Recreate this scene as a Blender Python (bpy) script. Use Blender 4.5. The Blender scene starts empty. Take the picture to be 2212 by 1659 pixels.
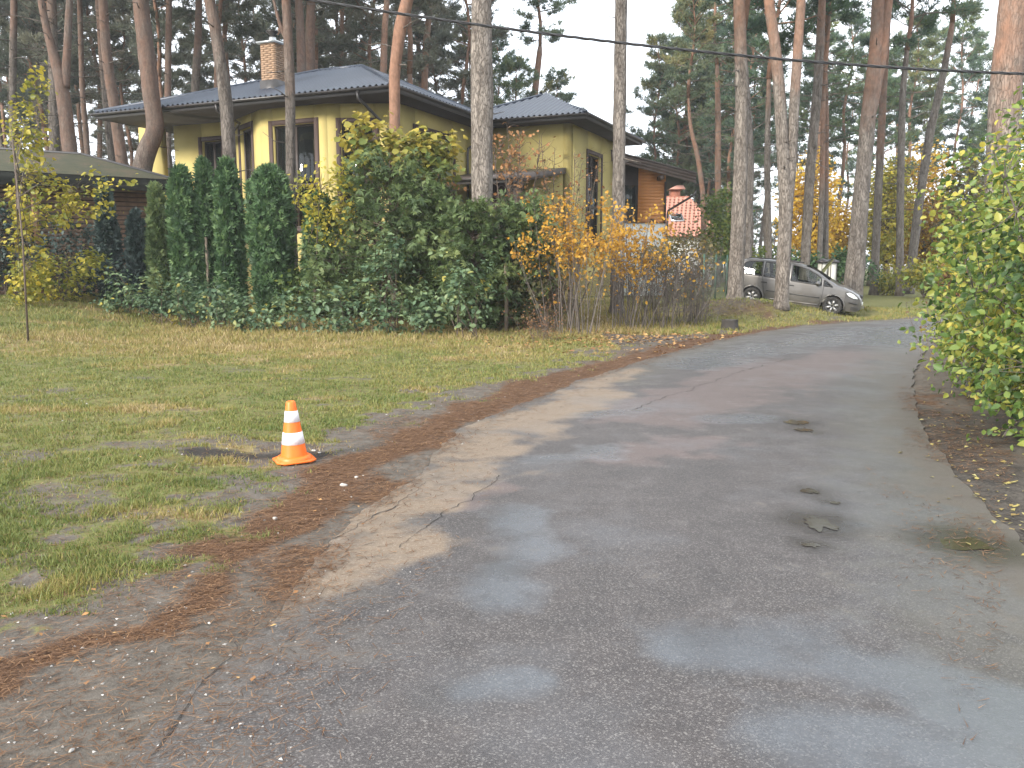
import bpy, math, random
import numpy as np
from mathutils import Vector, Matrix

# ------------------------------------------------------------------ camera, sky, sun, exposure
S = bpy.context.scene
CAM_H, LENS, HORIZON = 1.70, 30.0, 265.0
FPX = LENS / 36.0 * 1024.0
PITCH = math.atan((384.0 - HORIZON) / FPX)
cam = bpy.data.cameras.new('camera')
cam.lens, cam.sensor_width, cam.clip_start, cam.clip_end = LENS, 36.0, 0.05, 3000.0
cam_ob = bpy.data.objects.new('camera', cam)
S.collection.objects.link(cam_ob)
cam_ob.location = (0, 0, CAM_H)
cam_ob.rotation_euler = (math.pi / 2 - PITCH, 0, 0)
S.camera = cam_ob

SUN_AZ, SUN_EL = math.radians(222.0), math.radians(24.0)   # compass azimuth (from +Y, clockwise) the light comes from
world = bpy.data.worlds.new('World'); S.world = world; world.use_nodes = True
wn, wl = world.node_tree.nodes, world.node_tree.links
bg = wn['Background']; bg.inputs[1].default_value = 0.10
sky = wn.new('ShaderNodeTexSky'); sky.sky_type = 'NISHITA'; sky.sun_disc = False
sky.sun_elevation = SUN_EL; sky.sun_rotation = SUN_AZ
wmix = wn.new('ShaderNodeMix'); wmix.data_type = 'RGBA'
wco = wn.new('ShaderNodeTexCoord'); wno = wn.new('ShaderNodeTexNoise')
wno.inputs['Scale'].default_value = 2.2; wno.inputs['Detail'].default_value = 5
wmr = wn.new('ShaderNodeMapRange')
wmr.inputs[1].default_value, wmr.inputs[2].default_value = 0.35, 0.6
wmr.inputs[3].default_value, wmr.inputs[4].default_value = 0.78, 0.97
wl.new(wco.outputs['Generated'], wno.inputs['Vector']); wl.new(wno.outputs['Fac'], wmr.inputs[0])
wl.new(wmr.outputs[0], wmix.inputs[0]); wl.new(sky.outputs[0], wmix.inputs[6])
wmix.inputs[7].default_value = (9.5, 10.0, 10.7, 1)          # thin bright cloud cover
wl.new(wmix.outputs[2], bg.inputs[0])
sun = bpy.data.lights.new('sun', 'SUN'); sun.energy = 2.6; sun.angle = math.radians(14); sun.color = (1, 0.92, 0.81)
sun_ob = bpy.data.objects.new('sun', sun); S.collection.objects.link(sun_ob)
sd = Vector((math.sin(SUN_AZ) * math.cos(SUN_EL), math.cos(SUN_AZ) * math.cos(SUN_EL), math.sin(SUN_EL)))
sun_ob.rotation_euler = sd.to_track_quat('Z', 'Y').to_euler()
S.view_settings.view_transform = 'Standard'; S.view_settings.look = 'None'
S.view_settings.exposure = 1.36; S.view_settings.gamma = 1.0; S.view_settings.use_curve_mapping = False
S.render.engine = 'CYCLES'
cy = S.cycles
cy.max_bounces, cy.diffuse_bounces, cy.glossy_bounces, cy.transmission_bounces, cy.transparent_max_bounces = 6, 3, 3, 4, 8
cy.use_denoising = True; cy.caustics_reflective = False; cy.caustics_refractive = False

# ------------------------------------------------------------------ measuring: a point of the photograph (2212 wide) at a real distance
CP, SP = math.cos(PITCH), math.sin(PITCH)
SC = 1024.0 / 2212.0
def ray(x, y):
    u, v = x * SC, y * SC
    a, b = (u - 512) / FPX, (384 - v) / FPX
    return np.array([a, CP + b * SP, -SP + b * CP])
def P(x, y, Y):
    d = ray(x, y)
    return np.array([0, 0, CAM_H]) + d * (Y / d[1])
def kpx(Y):
    return SC / FPX * Y
R0 = random.Random(7)
NR = np.random.default_rng(11)

def sstep(a, b, x):
    t = np.clip((np.asarray(x, float) - a) / (b - a), 0, 1)
    return t * t * (3 - 2 * t)
def _hash(ix, iy, seed):
    h = (ix * 374761393 + iy * 668265263 + seed * 1442695041) & 0xFFFFFFFF
    h = ((h ^ (h >> 13)) * 1274126177) & 0xFFFFFFFF
    return ((h ^ (h >> 16)) & 0xFFFF) / 65535.0
def vnoise(x, y, seed=0):
    x, y = np.asarray(x, float), np.asarray(y, float)
    ix, iy = np.floor(x).astype(np.int64), np.floor(y).astype(np.int64)
    fx, fy = x - ix, y - iy
    fx, fy = fx * fx * (3 - 2 * fx), fy * fy * (3 - 2 * fy)
    a, b = _hash(ix, iy, seed), _hash(ix + 1, iy, seed)
    c, d = _hash(ix, iy + 1, seed), _hash(ix + 1, iy + 1, seed)
    return (a * (1 - fx) + b * fx) * (1 - fy) + (c * (1 - fx) + d * fx) * fy
def fbm(x, y, seed=0, oct=4):
    s, a, t = 0, 0.5, 0
    for i in range(oct):
        s = s + a * vnoise(x * 2 ** i, y * 2 ** i, seed + i * 17); t += a; a *= 0.5
    return s / t

# ------------------------------------------------------------------ materials
def mat_new(name):
    m = bpy.data.materials.new(name); m.use_nodes = True
    return m, m.node_tree.nodes, m.node_tree.links, m.node_tree.nodes['Principled BSDF']
def c4(c): return (c[0], c[1], c[2], 1.0)
def ramp(n, stops):
    r = n.new('ShaderNodeValToRGB'); e = r.color_ramp.elements
    while len(e) < len(stops): e.new(0.5)
    for i, (p, c) in enumerate(stops):
        e[i].position = p; e[i].color = c4(c)
    return r
def attr(n, name):
    a = n.new('ShaderNodeAttribute'); a.attribute_name = name
    return a
def noise(n, l, co, scale, detail=4, rough=0.55):
    t = n.new('ShaderNodeTexNoise'); t.inputs['Scale'].default_value = scale
    t.inputs['Detail'].default_value = detail; t.inputs['Roughness'].default_value = rough
    if co is not None: l.new(co, t.inputs['Vector'])
    return t
def mapping(n, l, co, scale, loc=(0, 0, 0)):
    m = n.new('ShaderNodeMapping'); m.inputs['Scale'].default_value = scale; m.inputs['Location'].default_value = loc
    l.new(co, m.inputs['Vector']); return m.outputs[0]
def mixc(n, l, fac, a, b, mode='MIX'):
    m = n.new('ShaderNodeMix'); m.data_type = 'RGBA'; m.blend_type = mode
    for idx, v in ((0, fac), (6, a), (7, b)):
        if isinstance(v, (int, float)): m.inputs[idx].default_value = v
        elif isinstance(v, tuple): m.inputs[idx].default_value = c4(v)
        else: l.new(v, m.inputs[idx])
    return m.outputs[2]
def maprange(n, l, v, a, b, c=0.0, d=1.0):
    m = n.new('ShaderNodeMapRange'); l.new(v, m.inputs[0])
    for i, x in enumerate((a, b, c, d)): m.inputs[i + 1].default_value = x
    return m.outputs[0]
def bump(n, l, bs, h, strength=0.3, dist=0.02, prev=None):
    b = n.new('ShaderNodeBump'); b.inputs['Strength'].default_value = strength; b.inputs['Distance'].default_value = dist
    l.new(h, b.inputs['Height'])
    if prev is not None: l.new(prev, b.inputs['Normal'])
    if bs is not None: l.new(b.outputs[0], bs.inputs['Normal'])
    return b.outputs[0]
def plain(name, col, rough=0.6, var=0.12, scale=3.0, metal=0.0, bumps=0.0, bscale=60.0, spec=0.5):
    m, n, l, b = mat_new(name)
    co = n.new('ShaderNodeTexCoord').outputs['Object']
    t = noise(n, l, co, scale, 5, 0.6)
    lo = tuple(max(0, x * (1 - var)) for x in col); hi = tuple(min(1, x * (1 + var)) for x in col)
    r = ramp(n, [(0.3, lo), (0.7, hi)]); l.new(t.outputs['Fac'], r.inputs[0]); l.new(r.outputs[0], b.inputs['Base Color'])
    b.inputs['Roughness'].default_value = rough; b.inputs['Metallic'].default_value = metal
    b.inputs['Specular IOR Level'].default_value = spec
    if bumps: bump(n, l, b, noise(n, l, co, bscale, 4).outputs['Fac'], bumps, 0.01)
    return m
def leafmat(name, stops, trans=0.35, rough=0.5, objvar=0.0, spec=0.3):
    m, n, l, b = mat_new(name)
    r = ramp(n, stops); l.new(attr(n, 'tint').outputs['Fac'], r.inputs[0])
    col = r.outputs[0]
    if objvar:
        oi = n.new('ShaderNodeObjectInfo'); h = n.new('ShaderNodeHueSaturation')
        l.new(maprange(n, l, oi.outputs['Random'], 0, 1, 0.5 - objvar * 0.35, 0.5 + objvar * 0.25), h.inputs['Hue'])
        l.new(maprange(n, l, oi.outputs['Random'], 0, 1, 1 + objvar, 1 - objvar), h.inputs['Value'])
        l.new(col, h.inputs['Color']); col = h.outputs[0]
    l.new(col, b.inputs['Base Color']); b.inputs['Roughness'].default_value = rough
    b.inputs['Specular IOR Level'].default_value = spec
    tr = n.new('ShaderNodeBsdfTranslucent'); l.new(col, tr.inputs['Color'])
    mx = n.new('ShaderNodeMixShader'); mx.inputs[0].default_value = trans
    out = n['Material Output']
    l.new(b.outputs[0], mx.inputs[1]); l.new(tr.outputs[0], mx.inputs[2]); l.new(mx.outputs[0], out.inputs[0])
    return m

M = {}
def bark_mat(name, grey, dark, orange):
    m, n, l, b = mat_new(name)
    co = n.new('ShaderNodeTexCoord').outputs['Object']
    mp = mapping(n, l, co, (1, 1, 0.24))
    v = n.new('ShaderNodeTexVoronoi'); v.feature = 'DISTANCE_TO_EDGE'; v.inputs['Scale'].default_value = 21
    l.new(mixc(n, l, 0.2, mp, noise(n, l, mp, 7, 4).outputs['Color']), v.inputs['Vector'])
    crack = maprange(n, l, v.outputs['Distance'], 0.0, 0.13)
    nz = noise(n, l, mp, 7, 6, 0.65).outputs['Fac']
    greys = ramp(n, [(0.3, dark), (0.55, grey), (0.75, tuple(min(1, x * 1.35) for x in grey))]); l.new(nz, greys.inputs[0])
    ors = ramp(n, [(0.25, tuple(x * 0.6 for x in orange)), (0.55, orange), (0.8, tuple(min(1, x * 1.3) for x in orange))]); l.new(noise(n, l, mapping(n, l, co, (2, 2, 1.2)), 5, 5, 0.65).outputs['Fac'], ors.inputs[0])
    a = attr(n, 'tint').outputs['Fac']
    big = noise(n, l, mapping(n, l, co, (1, 1, 0.6)), 2.2, 4, 0.6).outputs['Fac']
    add = n.new('ShaderNodeMath'); add.operation = 'ADD'; l.new(a, add.inputs[0]); l.new(big, add.inputs[1])
    f = maprange(n, l, add.outputs[0], 0.85, 1.35)
    base = mixc(n, l, f, greys.outputs[0], ors.outputs[0])
    cr = mixc(n, l, maprange(n, l, crack, 0, 1, 0.45, 1.0), tuple(x * 0.5 for x in dark), base)
    l.new(mixc(n, l, f, cr, base), b.inputs['Base Color'])
    b.inputs['Roughness'].default_value = 0.85; b.inputs['Specular IOR Level'].default_value = 0.2
    inv = maprange(n, l, f, 0, 1, 1.0, 0.2)
    mu = n.new('ShaderNodeMath'); mu.operation = 'MULTIPLY'; l.new(crack, mu.inputs[0]); l.new(inv, mu.inputs[1])
    n1 = bump(n, l, None, mu.outputs[0], 0.8, 0.03)
    bump(n, l, b, nz, 0.5, 0.02, n1)
    return m
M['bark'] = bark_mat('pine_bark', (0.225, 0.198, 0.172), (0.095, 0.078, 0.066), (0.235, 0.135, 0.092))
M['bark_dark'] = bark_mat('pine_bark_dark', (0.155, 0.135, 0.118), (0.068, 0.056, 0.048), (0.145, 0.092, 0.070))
M['twig'] = plain('twig_bark', (0.10, 0.075, 0.058), 0.85, 0.3, 8)
M['greytwig'] = plain('grey_twig', (0.115, 0.098, 0.086), 0.85, 0.3, 8)
M['needle'] = leafmat('pine_needles', [(0.0, (0.050, 0.086, 0.062)), (0.45, (0.105, 0.165, 0.105)), (0.8, (0.175, 0.225, 0.105)), (1.0, (0.25, 0.27, 0.09))], 0.4, 0.5, 0.22)
M['needle_dull'] = leafmat('pine_needles_dull', [(0.0, (0.075, 0.092, 0.076)), (0.5, (0.15, 0.17, 0.13)), (1.0, (0.23, 0.235, 0.155))], 0.45, 0.55, 0.2)

# ------------------------------------------------------------------ mesh helpers
class MB:
    """collects vertices, faces and a tint value; build() links them as one mesh object"""
    def __init__(s): s.v, s.f, s.t, s.n = [], [], [], 0
    def add(s, v, f, tint=0.5):
        v = np.asarray(v, float).reshape(-1, 3)
        fl = f if isinstance(f, list) else [np.asarray(f, int)]
        for a in fl:
            a = np.asarray(a, int)
            if a.size: s.f.append(a + s.n)
        s.v.append(v); s.t.append(np.broadcast_to(np.asarray(tint, float), (len(v),)).copy()); s.n += len(v)
        return s
    def box(s, lo, hi, tint=0.5):
        x0, y0, z0 = lo; x1, y1, z1 = hi
        v = [(x0, y0, z0), (x1, y0, z0), (x1, y1, z0), (x0, y1, z0), (x0, y0, z1), (x1, y0, z1), (x1, y1, z1), (x0, y1, z1)]
        return s.add(v, np.array([[0, 3, 2, 1], [4, 5, 6, 7], [0, 1, 5, 4], [1, 2, 6, 5], [2, 3, 7, 6], [3, 0, 4, 7]]), tint)
    def prism(s, poly, z0, z1, tint=0.5):
        n = len(poly)
        v = [(p[0], p[1], z0) for p in poly] + [(p[0], p[1], z1) for p in poly]
        s.add(v, [np.array([[i, (i + 1) % n, n + (i + 1) % n, n + i] for i in range(n)])], tint)
        k = s.n - 2 * n
        s.f.append(np.array([[k + i for i in range(n)][::-1]])); s.f.append(np.array([[k + n + i for i in range(n)]]))
        return s
    def tube(s, pts, rad, seg=6, tint=0.5, rough=0.0, cap=True, rng=None):
        pts = np.asarray(pts, float); n = len(pts)
        rad = np.broadcast_to(np.asarray(rad, float), (n,))
        tg = np.gradient(pts, axis=0); tg /= np.linalg.norm(tg, axis=1)[:, None] + 1e-9
        ref = np.array([1.0, 0, 0]) if abs(tg[0][0]) < 0.8 else np.array([0, 1.0, 0])
        a = np.cross(tg, ref); a /= np.linalg.norm(a, axis=1)[:, None] + 1e-9
        b = np.cross(tg, a)
        th = np.arange(seg) * 2 * math.pi / seg
        rr = rad[:, None] * np.ones(seg)
        if rough:
            q = (rng or NR).normal(0, 1, (n, seg)); q = (q + np.roll(q, 1, 1) + np.roll(q, 1, 0) + np.roll(q, -1, 0)) / 2
            rr = rr * (1 + rough * q)
        v = pts[:, None] + rr[:, :, None] * (np.cos(th)[None, :, None] * a[:, None] + np.sin(th)[None, :, None] * b[:, None])
        i = np.arange(n - 1)[:, None] * seg; j = np.arange(seg)[None]; k = (j + 1) % seg
        f = np.stack([i + j, i + k, i + seg + k, i + seg + j], -1).reshape(-1, 4)
        fs = [f]
        if cap: fs += [np.array([list(range(seg))[::-1]]), np.array([[(n - 1) * seg + q for q in range(seg)]])]
        t = np.repeat(np.broadcast_to(np.asarray(tint, float), (n,)), seg)
        return s.add(v.reshape(-1, 3), fs, t)
    def lathe(s, prof, seg=24, at=(0, 0, 0), tint=0.5, axis='z'):
        n = len(prof); th = np.arange(seg) * 2 * math.pi / seg
        r = np.array([p[0] for p in prof]); z = np.array([p[1] for p in prof])
        v = np.stack([r[:, None] * np.cos(th), r[:, None] * np.sin(th), np.broadcast_to(z[:, None], (n, seg))], -1).reshape(-1, 3)
        if axis == 'y': v = v[:, [0, 2, 1]] * np.array([1, 1, -1])
        i = np.arange(n - 1)[:, None] * seg; j = np.arange(seg)[None]; k = (j + 1) % seg
        return s.add(v + np.array(at), [np.stack([i + j, i + k, i + seg + k, i + seg + j], -1).reshape(-1, 4)], tint)
    def mesh(s, name, mat, smooth=False, mats=None):
        me = bpy.data.meshes.new(name)
        if not s.v: return me
        v = np.concatenate(s.v); me.vertices.add(len(v)); me.vertices.foreach_set('co', v.astype(np.float32).ravel())
        idx = np.concatenate([a.ravel() for a in s.f]); tot = np.concatenate([np.full(len(a), a.shape[1]) for a in s.f])
        me.loops.add(len(idx)); me.loops.foreach_set('vertex_index', idx.astype(np.int32))
        me.polygons.add(len(tot)); st = np.concatenate([[0], np.cumsum(tot)[:-1]])
        me.polygons.foreach_set('loop_start', st.astype(np.int32))
        if smooth: me.polygons.foreach_set('use_smooth', np.ones(len(tot), bool))
        me.update(calc_edges=True)
        a = me.attributes.new('tint', 'FLOAT', 'POINT'); a.data.foreach_set('value', np.concatenate(s.t).astype(np.float32))
        me.materials.append(mat)
        return me
    def build(s, name, mat, parent=None, smooth=False):
        return link(name, s.mesh(name, mat, smooth), parent)
def link(name, data, parent=None, loc=None):
    o = bpy.data.objects.new(name, data); S.collection.objects.link(o)
    if parent is not None: o.parent = parent
    if loc is not None: o.location = loc
    return o
def tag(o, label, cat, group=None, kind=None):
    if label: o['label'] = label
    if cat: o['category'] = cat
    if group: o['group'] = group
    if kind: o['kind'] = kind
    return o
def thing(name, label, cat, loc=(0, 0, 0), rz=0.0, group=None):
    o = bpy.data.objects.new(name, None); S.collection.objects.link(o)
    o.location = loc; o.rotation_euler = (0, 0, rz); o.empty_display_size = 0.2
    return tag(o, label, cat, group)
def structure(o, label=None):
    o['kind'] = 'structure'
    if label: o['label'] = label
    return o

# ------------------------------------------------------------------ terrain
def ground_flat(x, y, z=0.0):
    d = ray(x, y); t = (z - CAM_H) / d[2]
    return d[:2] * t
LEFT_EDGE = [(-700, 2000), (60, 1800), (300, 1620), (420, 1480), (545, 1370), (690, 1205), (770, 1110), (900, 1030), (945, 965), (1040, 905), (1150, 862), (1260, 820), (1400, 775), (1560, 732), (1700, 708), (1900, 693), (2060, 684)]
RIGHT_EDGE = [(2075, 708), (2030, 722), (1992, 760), (1972, 810), (1975, 870), (2005, 940), (2060, 1020), (2140, 1110), (2240, 1210), (2420, 1400), (2700, 1700), (2900, 2000)]
le = [ground_flat(*p) for p in LEFT_EDGE]; re_ = [ground_flat(*p) for p in RIGHT_EDGE]
far_l = [(19.0, 28.5), (26.0, 28.0), (40.0, 24.0), (70, 16)]; far_r = [(68, 10), (38, 18.0), (25.0, 21.5), (18.5, 22.0)]
le = [np.array((-9.0, -12.0)), np.array((-6.0, -4.0))] + le[0:] + [np.array(p) for p in far_l]
re_ = [np.array(p) for p in far_r] + re_ + [np.array((4.2, -4.0)), np.array((3.0, -12.0))]
def refine(pts, step, amp, seed, closed=False):
    out = []; pts = [np.array(p, float) for p in pts]
    n = len(pts)
    for i in range(n if closed else n - 1):
        a, b = pts[i], pts[(i + 1) % n]
        d = np.linalg.norm(b - a); k = max(1, int(d / step))
        k = min(k, 90)
        nrm = np.array([-(b - a)[1], (b - a)[0]]) / (d + 1e-9)
        for j in range(k):
            p = a + (b - a) * j / k
            w = (float(fbm(p[0] * 1.6, p[1] * 1.6, seed, 2)) - 0.5) * 2 * amp + (float(fbm(p[0] * 9, p[1] * 9, seed + 5, 3)) - 0.5) * amp * 0.8
            out.append(p + nrm * w)
    if not closed: out.append(pts[-1])
    return out
def smooth_poly(pts, it=2):
    for _ in range(it):
        q = [pts[0]]
        for a, b in zip(pts[:-1], pts[1:]): q += [a * 0.75 + b * 0.25, a * 0.25 + b * 0.75]
        pts = q + [pts[-1]]
    return pts
LE = smooth_poly([np.array(p, float) for p in le], 1); RE = smooth_poly([np.array(p, float) for p in re_], 1)
ROAD = LE + RE
def seg_dist(x, y, poly, closed=False):
    d = np.full(np.shape(x), 1e9)
    n = len(poly)
    for i in range(n if closed else n - 1):
        a, b = poly[i], poly[(i + 1) % n]
        ab = b - a; t = np.clip(((x - a[0]) * ab[0] + (y - a[1]) * ab[1]) / (ab @ ab + 1e-12), 0, 1)
        d = np.minimum(d, np.hypot(x - a[0] - t * ab[0], y - a[1] - t * ab[1]))
    return d
def inside(x, y, poly):
    r = np.zeros(np.shape(x), bool); n = len(poly)
    for i in range(n):
        a, b = poly[i], poly[(i + 1) % n]
        c = ((a[1] > y) != (b[1] > y)) & (x < (b[0] - a[0]) * (y - a[1]) / (b[1] - a[1] + 1e-12) + a[0])
        r ^= c
    return r
def road_d(x, y):
    """signed distance to the road: negative inside"""
    d = seg_dist(x, y, ROAD, True)
    return np.where(inside(x, y, ROAD), -d, d)
CAR_F, CAR_R = P(2073.9 / 2560 * 2212, 764.9 / 1920 * 1659, 29.0), P(1881 / 2560 * 2212, 740.4 / 1920 * 1659, 30.1)   # wheel centres
def terrain0(x, y):
    x, y = np.asarray(x, float), np.asarray(y, float)
    z = 0.72 * sstep(-8, -14.5, x) * sstep(14, 27, y)
    z = z + 0.55 * np.exp(-(((x - 7.3) / 2.2) ** 2 + ((y - 27.3) / 1.9) ** 2))       # soil bank by the pines
    z = z + 0.22 * sstep(24, 31, y) * sstep(1, 4, x) * sstep(16, 10, x) + 0.28 * sstep(30, 60, y)
    z = z + 0.35 * sstep(21, 26, y) * sstep(6, 0, x) * sstep(-9, -6, x)
    # the parked car's sloping spot
    f, r = CAR_F[:2], CAR_R[:2]; ab = r - f; L2 = ab @ ab
    t = ((x - f[0]) * ab[0] + (y - f[1]) * ab[1]) / L2
    q = np.abs((x - f[0]) * ab[1] - (y - f[1]) * ab[0]) / math.sqrt(L2)
    w = sstep(2.0, 1.0, q) * sstep(-0.9, -0.35, t) * sstep(2.0, 1.4, t)
    pl = (CAR_F[2] - 0.318) + (CAR_R[2] - CAR_F[2]) * np.clip(t, -0.5, 1.6)
    return z * (1 - w) + pl * w
def terrain(x, y, rd=None):
    x, y = np.asarray(x, float), np.asarray(y, float)
    if rd is None: rd = road_d(x, y)
    z = terrain0(x, y) + (fbm(x * 0.5, y * 0.5, 3) - 0.5) * 0.12 + (fbm(x * 2.3, y * 2.3, 9, 3) - 0.5) * 0.05
    k = sstep(0.05, 2.2, rd)
    return z * k - 0.014 * sstep(0.30, 0.06, rd)
def gz(x, y): return float(terrain(np.array([x]), np.array([y]))[0])
# ------------------------------------------------------------------ ground and road
def spread(step, lim, grow, start, far):
    """grid lines: even spacing `step` up to `lim`, then growing"""
    a = list(np.arange(start, lim, step)); s = step
    while a[-1] < far: s *= grow; a.append(a[-1] + s)
    return a
xs = spread(0.09, 6.0, 1.07, 0.0, 420); xs = np.array(sorted([-x for x in xs[1:]] + xs))
ysf = spread(0.07, 9.0, 1.022, 1.2, 700); ysb = [1.2 - 0.3 * 1.35 ** i for i in range(17)]
ys = np.array(sorted(ysb + ysf))
GX, GY = np.meshgrid(xs, ys)
RDG = road_d(GX, GY)
GZ = terrain(GX, GY, RDG)
W2 = lambda pts: [ground_flat(*p) for p in pts]
GRASS_B = W2([(-900, 1560), (-300, 1400), (0, 1275), (130, 1215), (250, 1190), (330, 1140), (420, 1085), (540, 1010), (700, 960), (800, 905), (1000, 835), (1150, 803), (1300, 765), (1450, 740), (1560, 722), (1700, 700)])
GRASS_B += [np.array(p) for p in [(10.5, 26.0), (14, 28.5), (18, 31), (30, 31), (80, 24), (120, 60), (120, 300), (-250, 300), (-250, 3)]]
def poly_sd(x, y, poly):
    d = seg_dist(x, y, poly, True); return np.where(inside(x, y, poly), d, -d)
def pl_mask(x, y, pts, w0, w1, seed=0, wob=0.6):
    """soft ribbon along a polyline measured on the ground; width w in metres"""
    p = W2(pts); d = seg_dist(x, y, p)
    d = d + (fbm(x * 2.2, y * 2.2, seed, 4) - 0.5) * 2 * wob * w1
    return sstep(w1, w0, d)
NEEDLE_LINES = [([(-300, 1560), (0, 1445), (200, 1375), (330, 1360), (430, 1300), (520, 1190), (640, 1130)], 0.03, 0.26),
                ([(480, 1190), (600, 1120), (690, 1060), (720, 1010), (880, 960), (980, 905), (1100, 860)], 0.05, 0.42),
                ([(1050, 880), (1200, 815), (1400, 765), (1560, 727), (1700, 703), (1900, 687), (2060, 676)], 0.15, 0.62),
                ([(1880, 660), (2060, 655)], 0.6, 1.8), ([(1600, 700), (1850, 680)], 0.5, 1.3)]
def mud_mask(x, y):
    m_ = np.maximum(pl_mask(x, y, [(420, 985), (520, 990), (640, 985), (690, 985)], 0.05, 0.30, 201), pl_mask(x, y, [(950, 1000), (1020, 985)], 0.02, 0.2, 202))
    return np.maximum(m_, 0.6 * pl_mask(x, y, [(1990, 900), (2060, 980), (2160, 1090), (2300, 1230)], 0.5, 1.2, 203))
def masks(x, y, rd):
    sd = poly_sd(x, y, GRASS_B)
    far = sstep(9, 16, y)
    g = sstep(-0.1, 1.3, sd + 0.75 + (fbm(x * 1.3, y * 1.3, 21) - 0.5) * 3.2 + (fbm(x * 6, y * 6, 22) - 0.5) * 3.4)
    g = g * (1 - 0.55 * sstep(0.60, 0.72, fbm(x * 0.9 + 4, y * 1.5, 25)) * sstep(17, 13, y))
    g = np.maximum(g, 0.75 * far * sstep(0.2, 1.2, sd)); g = g * (1 - 0.35 * sstep(0.5, 0.68, fbm(x * 3.1, y * 3.1, 27)) * sstep(14, 9, y))
    g = g * sstep(0.0, 0.5, sd + 0.9 + (fbm(x * 3, y * 3, 29) - 0.5) * 1.4)
    g = g * sstep(0.08, 0.45, rd)
    nd = np.zeros(np.shape(x))
    for i, (pts, a, b) in enumerate(NEEDLE_LINES): nd = np.maximum(nd, pl_mask(x, y, pts, a, b, 40 + i))
    band = sstep(1.7, 0.1, rd) * sstep(-0.3, 0.0, rd) * (x < 6) * (0.25 + 0.75 * sstep(3.4, 5.0, y)) * (sstep(0.42, 0.62, fbm(x * 1.7 + y * 0.6, y * 1.3, 51)))
    nd = np.maximum(nd, 0.75 * band)
    # right verge: leaf mould; under the wood: needle carpet
    rv = (x > 1.5) & (rd > 0) & (y < 22)
    nd = np.where(rv & (x > 0.5), np.maximum(nd, 0.12), nd)
    g = np.where(rv & (x > 2.2) & (y < 21.0), g * sstep(0.55, 0.7, fbm(x * 1.5, y * 1.5, 61)) * 0.4, g)
    bankm = np.exp(-(((x - 6.5) / 3.0) ** 2 + ((y - 26.6) / 2.2) ** 2))
    nd = np.maximum(nd, 0.65 * sstep(0.2, 0.7, bankm + (fbm(x * 1.2, y * 1.2, 71) - 0.5) * 0.6)); g = g * (1 - 0.6 * sstep(0.4, 0.9, bankm))
    nd = np.maximum(nd, 0.7 * sstep(30, 46, y) * sstep(0.35, 0.6, fbm(x * 0.25, y * 0.25, 77)) * (x < 9))
    dry = sstep(13, 20, y + (fbm(x * 0.35, y * 0.35, 81) - 0.5) * 12) * sstep(-15, -6, x + (fbm(x, y, 83) - 0.5) * 6)
    dry = np.clip(dry * 0.9 + 0.9 * sstep(0.55, 0.75, fbm(x * 0.8, y * 1.6, 85)), 0, 1) * sstep(40, 30, y) * (1 - 0.6 * sstep(3, 7, x))
    nd = nd * sstep(-0.75, -0.1, rd); mu = mud_mask(x, y); g = g * (1 - 0.9 * mu); nd = nd * (1 - 0.6 * mu)
    return g, nd * (1 - 0.6 * g), dry
GM = masks(GX, GY, RDG)
gnv, gnx, gny = GX.size, len(xs), len(ys)
gi = np.arange(gnv).reshape(gny, gnx)
gf = np.stack([gi[:-1, :-1], gi[:-1, 1:], gi[1:, 1:], gi[1:, :-1]], -1).reshape(-1, 4)
def add_attr(me, name, vals):
    a = me.attributes.new(name, 'FLOAT', 'POINT'); a.data.foreach_set('value', np.asarray(vals, np.float32).ravel())

m, n, l, b = mat_new('verge_soil')
co = n.new('ShaderNodeTexCoord').outputs['Object']
big, mid, fine = noise(n, l, co, 0.7, 5).outputs['Fac'], noise(n, l, co, 6, 6, 0.65).outputs['Fac'], noise(n, l, co, 55, 5, 0.7).outputs['Fac']
soil = ramp(n, [(0.25, (0.042, 0.034, 0.027)), (0.5, (0.088, 0.074, 0.060)), (0.75, (0.150, 0.130, 0.108))]); l.new(mid, soil.inputs[0])
soilc = mixc(n, l, maprange(n, l, fine, 0.35, 0.7, 0, 0.55), soil.outputs[0], (0.155, 0.14, 0.12))
strk = noise(n, l, mapping(n, l, co, (26, 70, 26)), 1.0, 4, 0.7).outputs['Fac']
ned = ramp(n, [(0.25, (0.036, 0.019, 0.011)), (0.5, (0.110, 0.059, 0.032)), (0.75, (0.20, 0.115, 0.060))]); l.new(mixc(n, l, 0.5, strk, fine), ned.inputs[0])
gr = ramp(n, [(0.25, (0.062, 0.064, 0.022)), (0.5, (0.125, 0.125, 0.038)), (0.75, (0.19, 0.178, 0.060))]); l.new(mixc(n, l, 0.5, mid, fine), gr.inputs[0])
dr = ramp(n, [(0.25, (0.105, 0.080, 0.036)), (0.5, (0.20, 0.155, 0.068)), (0.75, (0.28, 0.22, 0.105))]); l.new(mixc(n, l, 0.5, mid, fine), dr.inputs[0])
def fuzzy(a, amt=0.55, lo=0.35, hi=0.75):
    ad = n.new('ShaderNodeMath'); ad.operation = 'ADD'; l.new(a, ad.inputs[0])
    l.new(maprange(n, l, mixc(n, l, 0.5, mid, fine), 0.3, 0.7, -amt, amt), ad.inputs[1]); return maprange(n, l, ad.outputs[0], lo, hi)
c1 = mixc(n, l, fuzzy(attr(n, 'litter').outputs['Fac']), soilc, ned.outputs[0])
c1 = mixc(n, l, fuzzy(attr(n, 'mud').outputs['Fac']), c1, (0.030, 0.026, 0.022))
c2 = mixc(n, l, fuzzy(attr(n, 'dry').outputs['Fac'], 0.4), gr.outputs[0], dr.outputs[0])
l.new(mixc(n, l, fuzzy(attr(n, 'grass').outputs['Fac'], 0.5), c1, c2), b.inputs['Base Color'])
b.inputs['Roughness'].default_value = 0.9; b.inputs['Specular IOR Level'].default_value = 0.25
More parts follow.
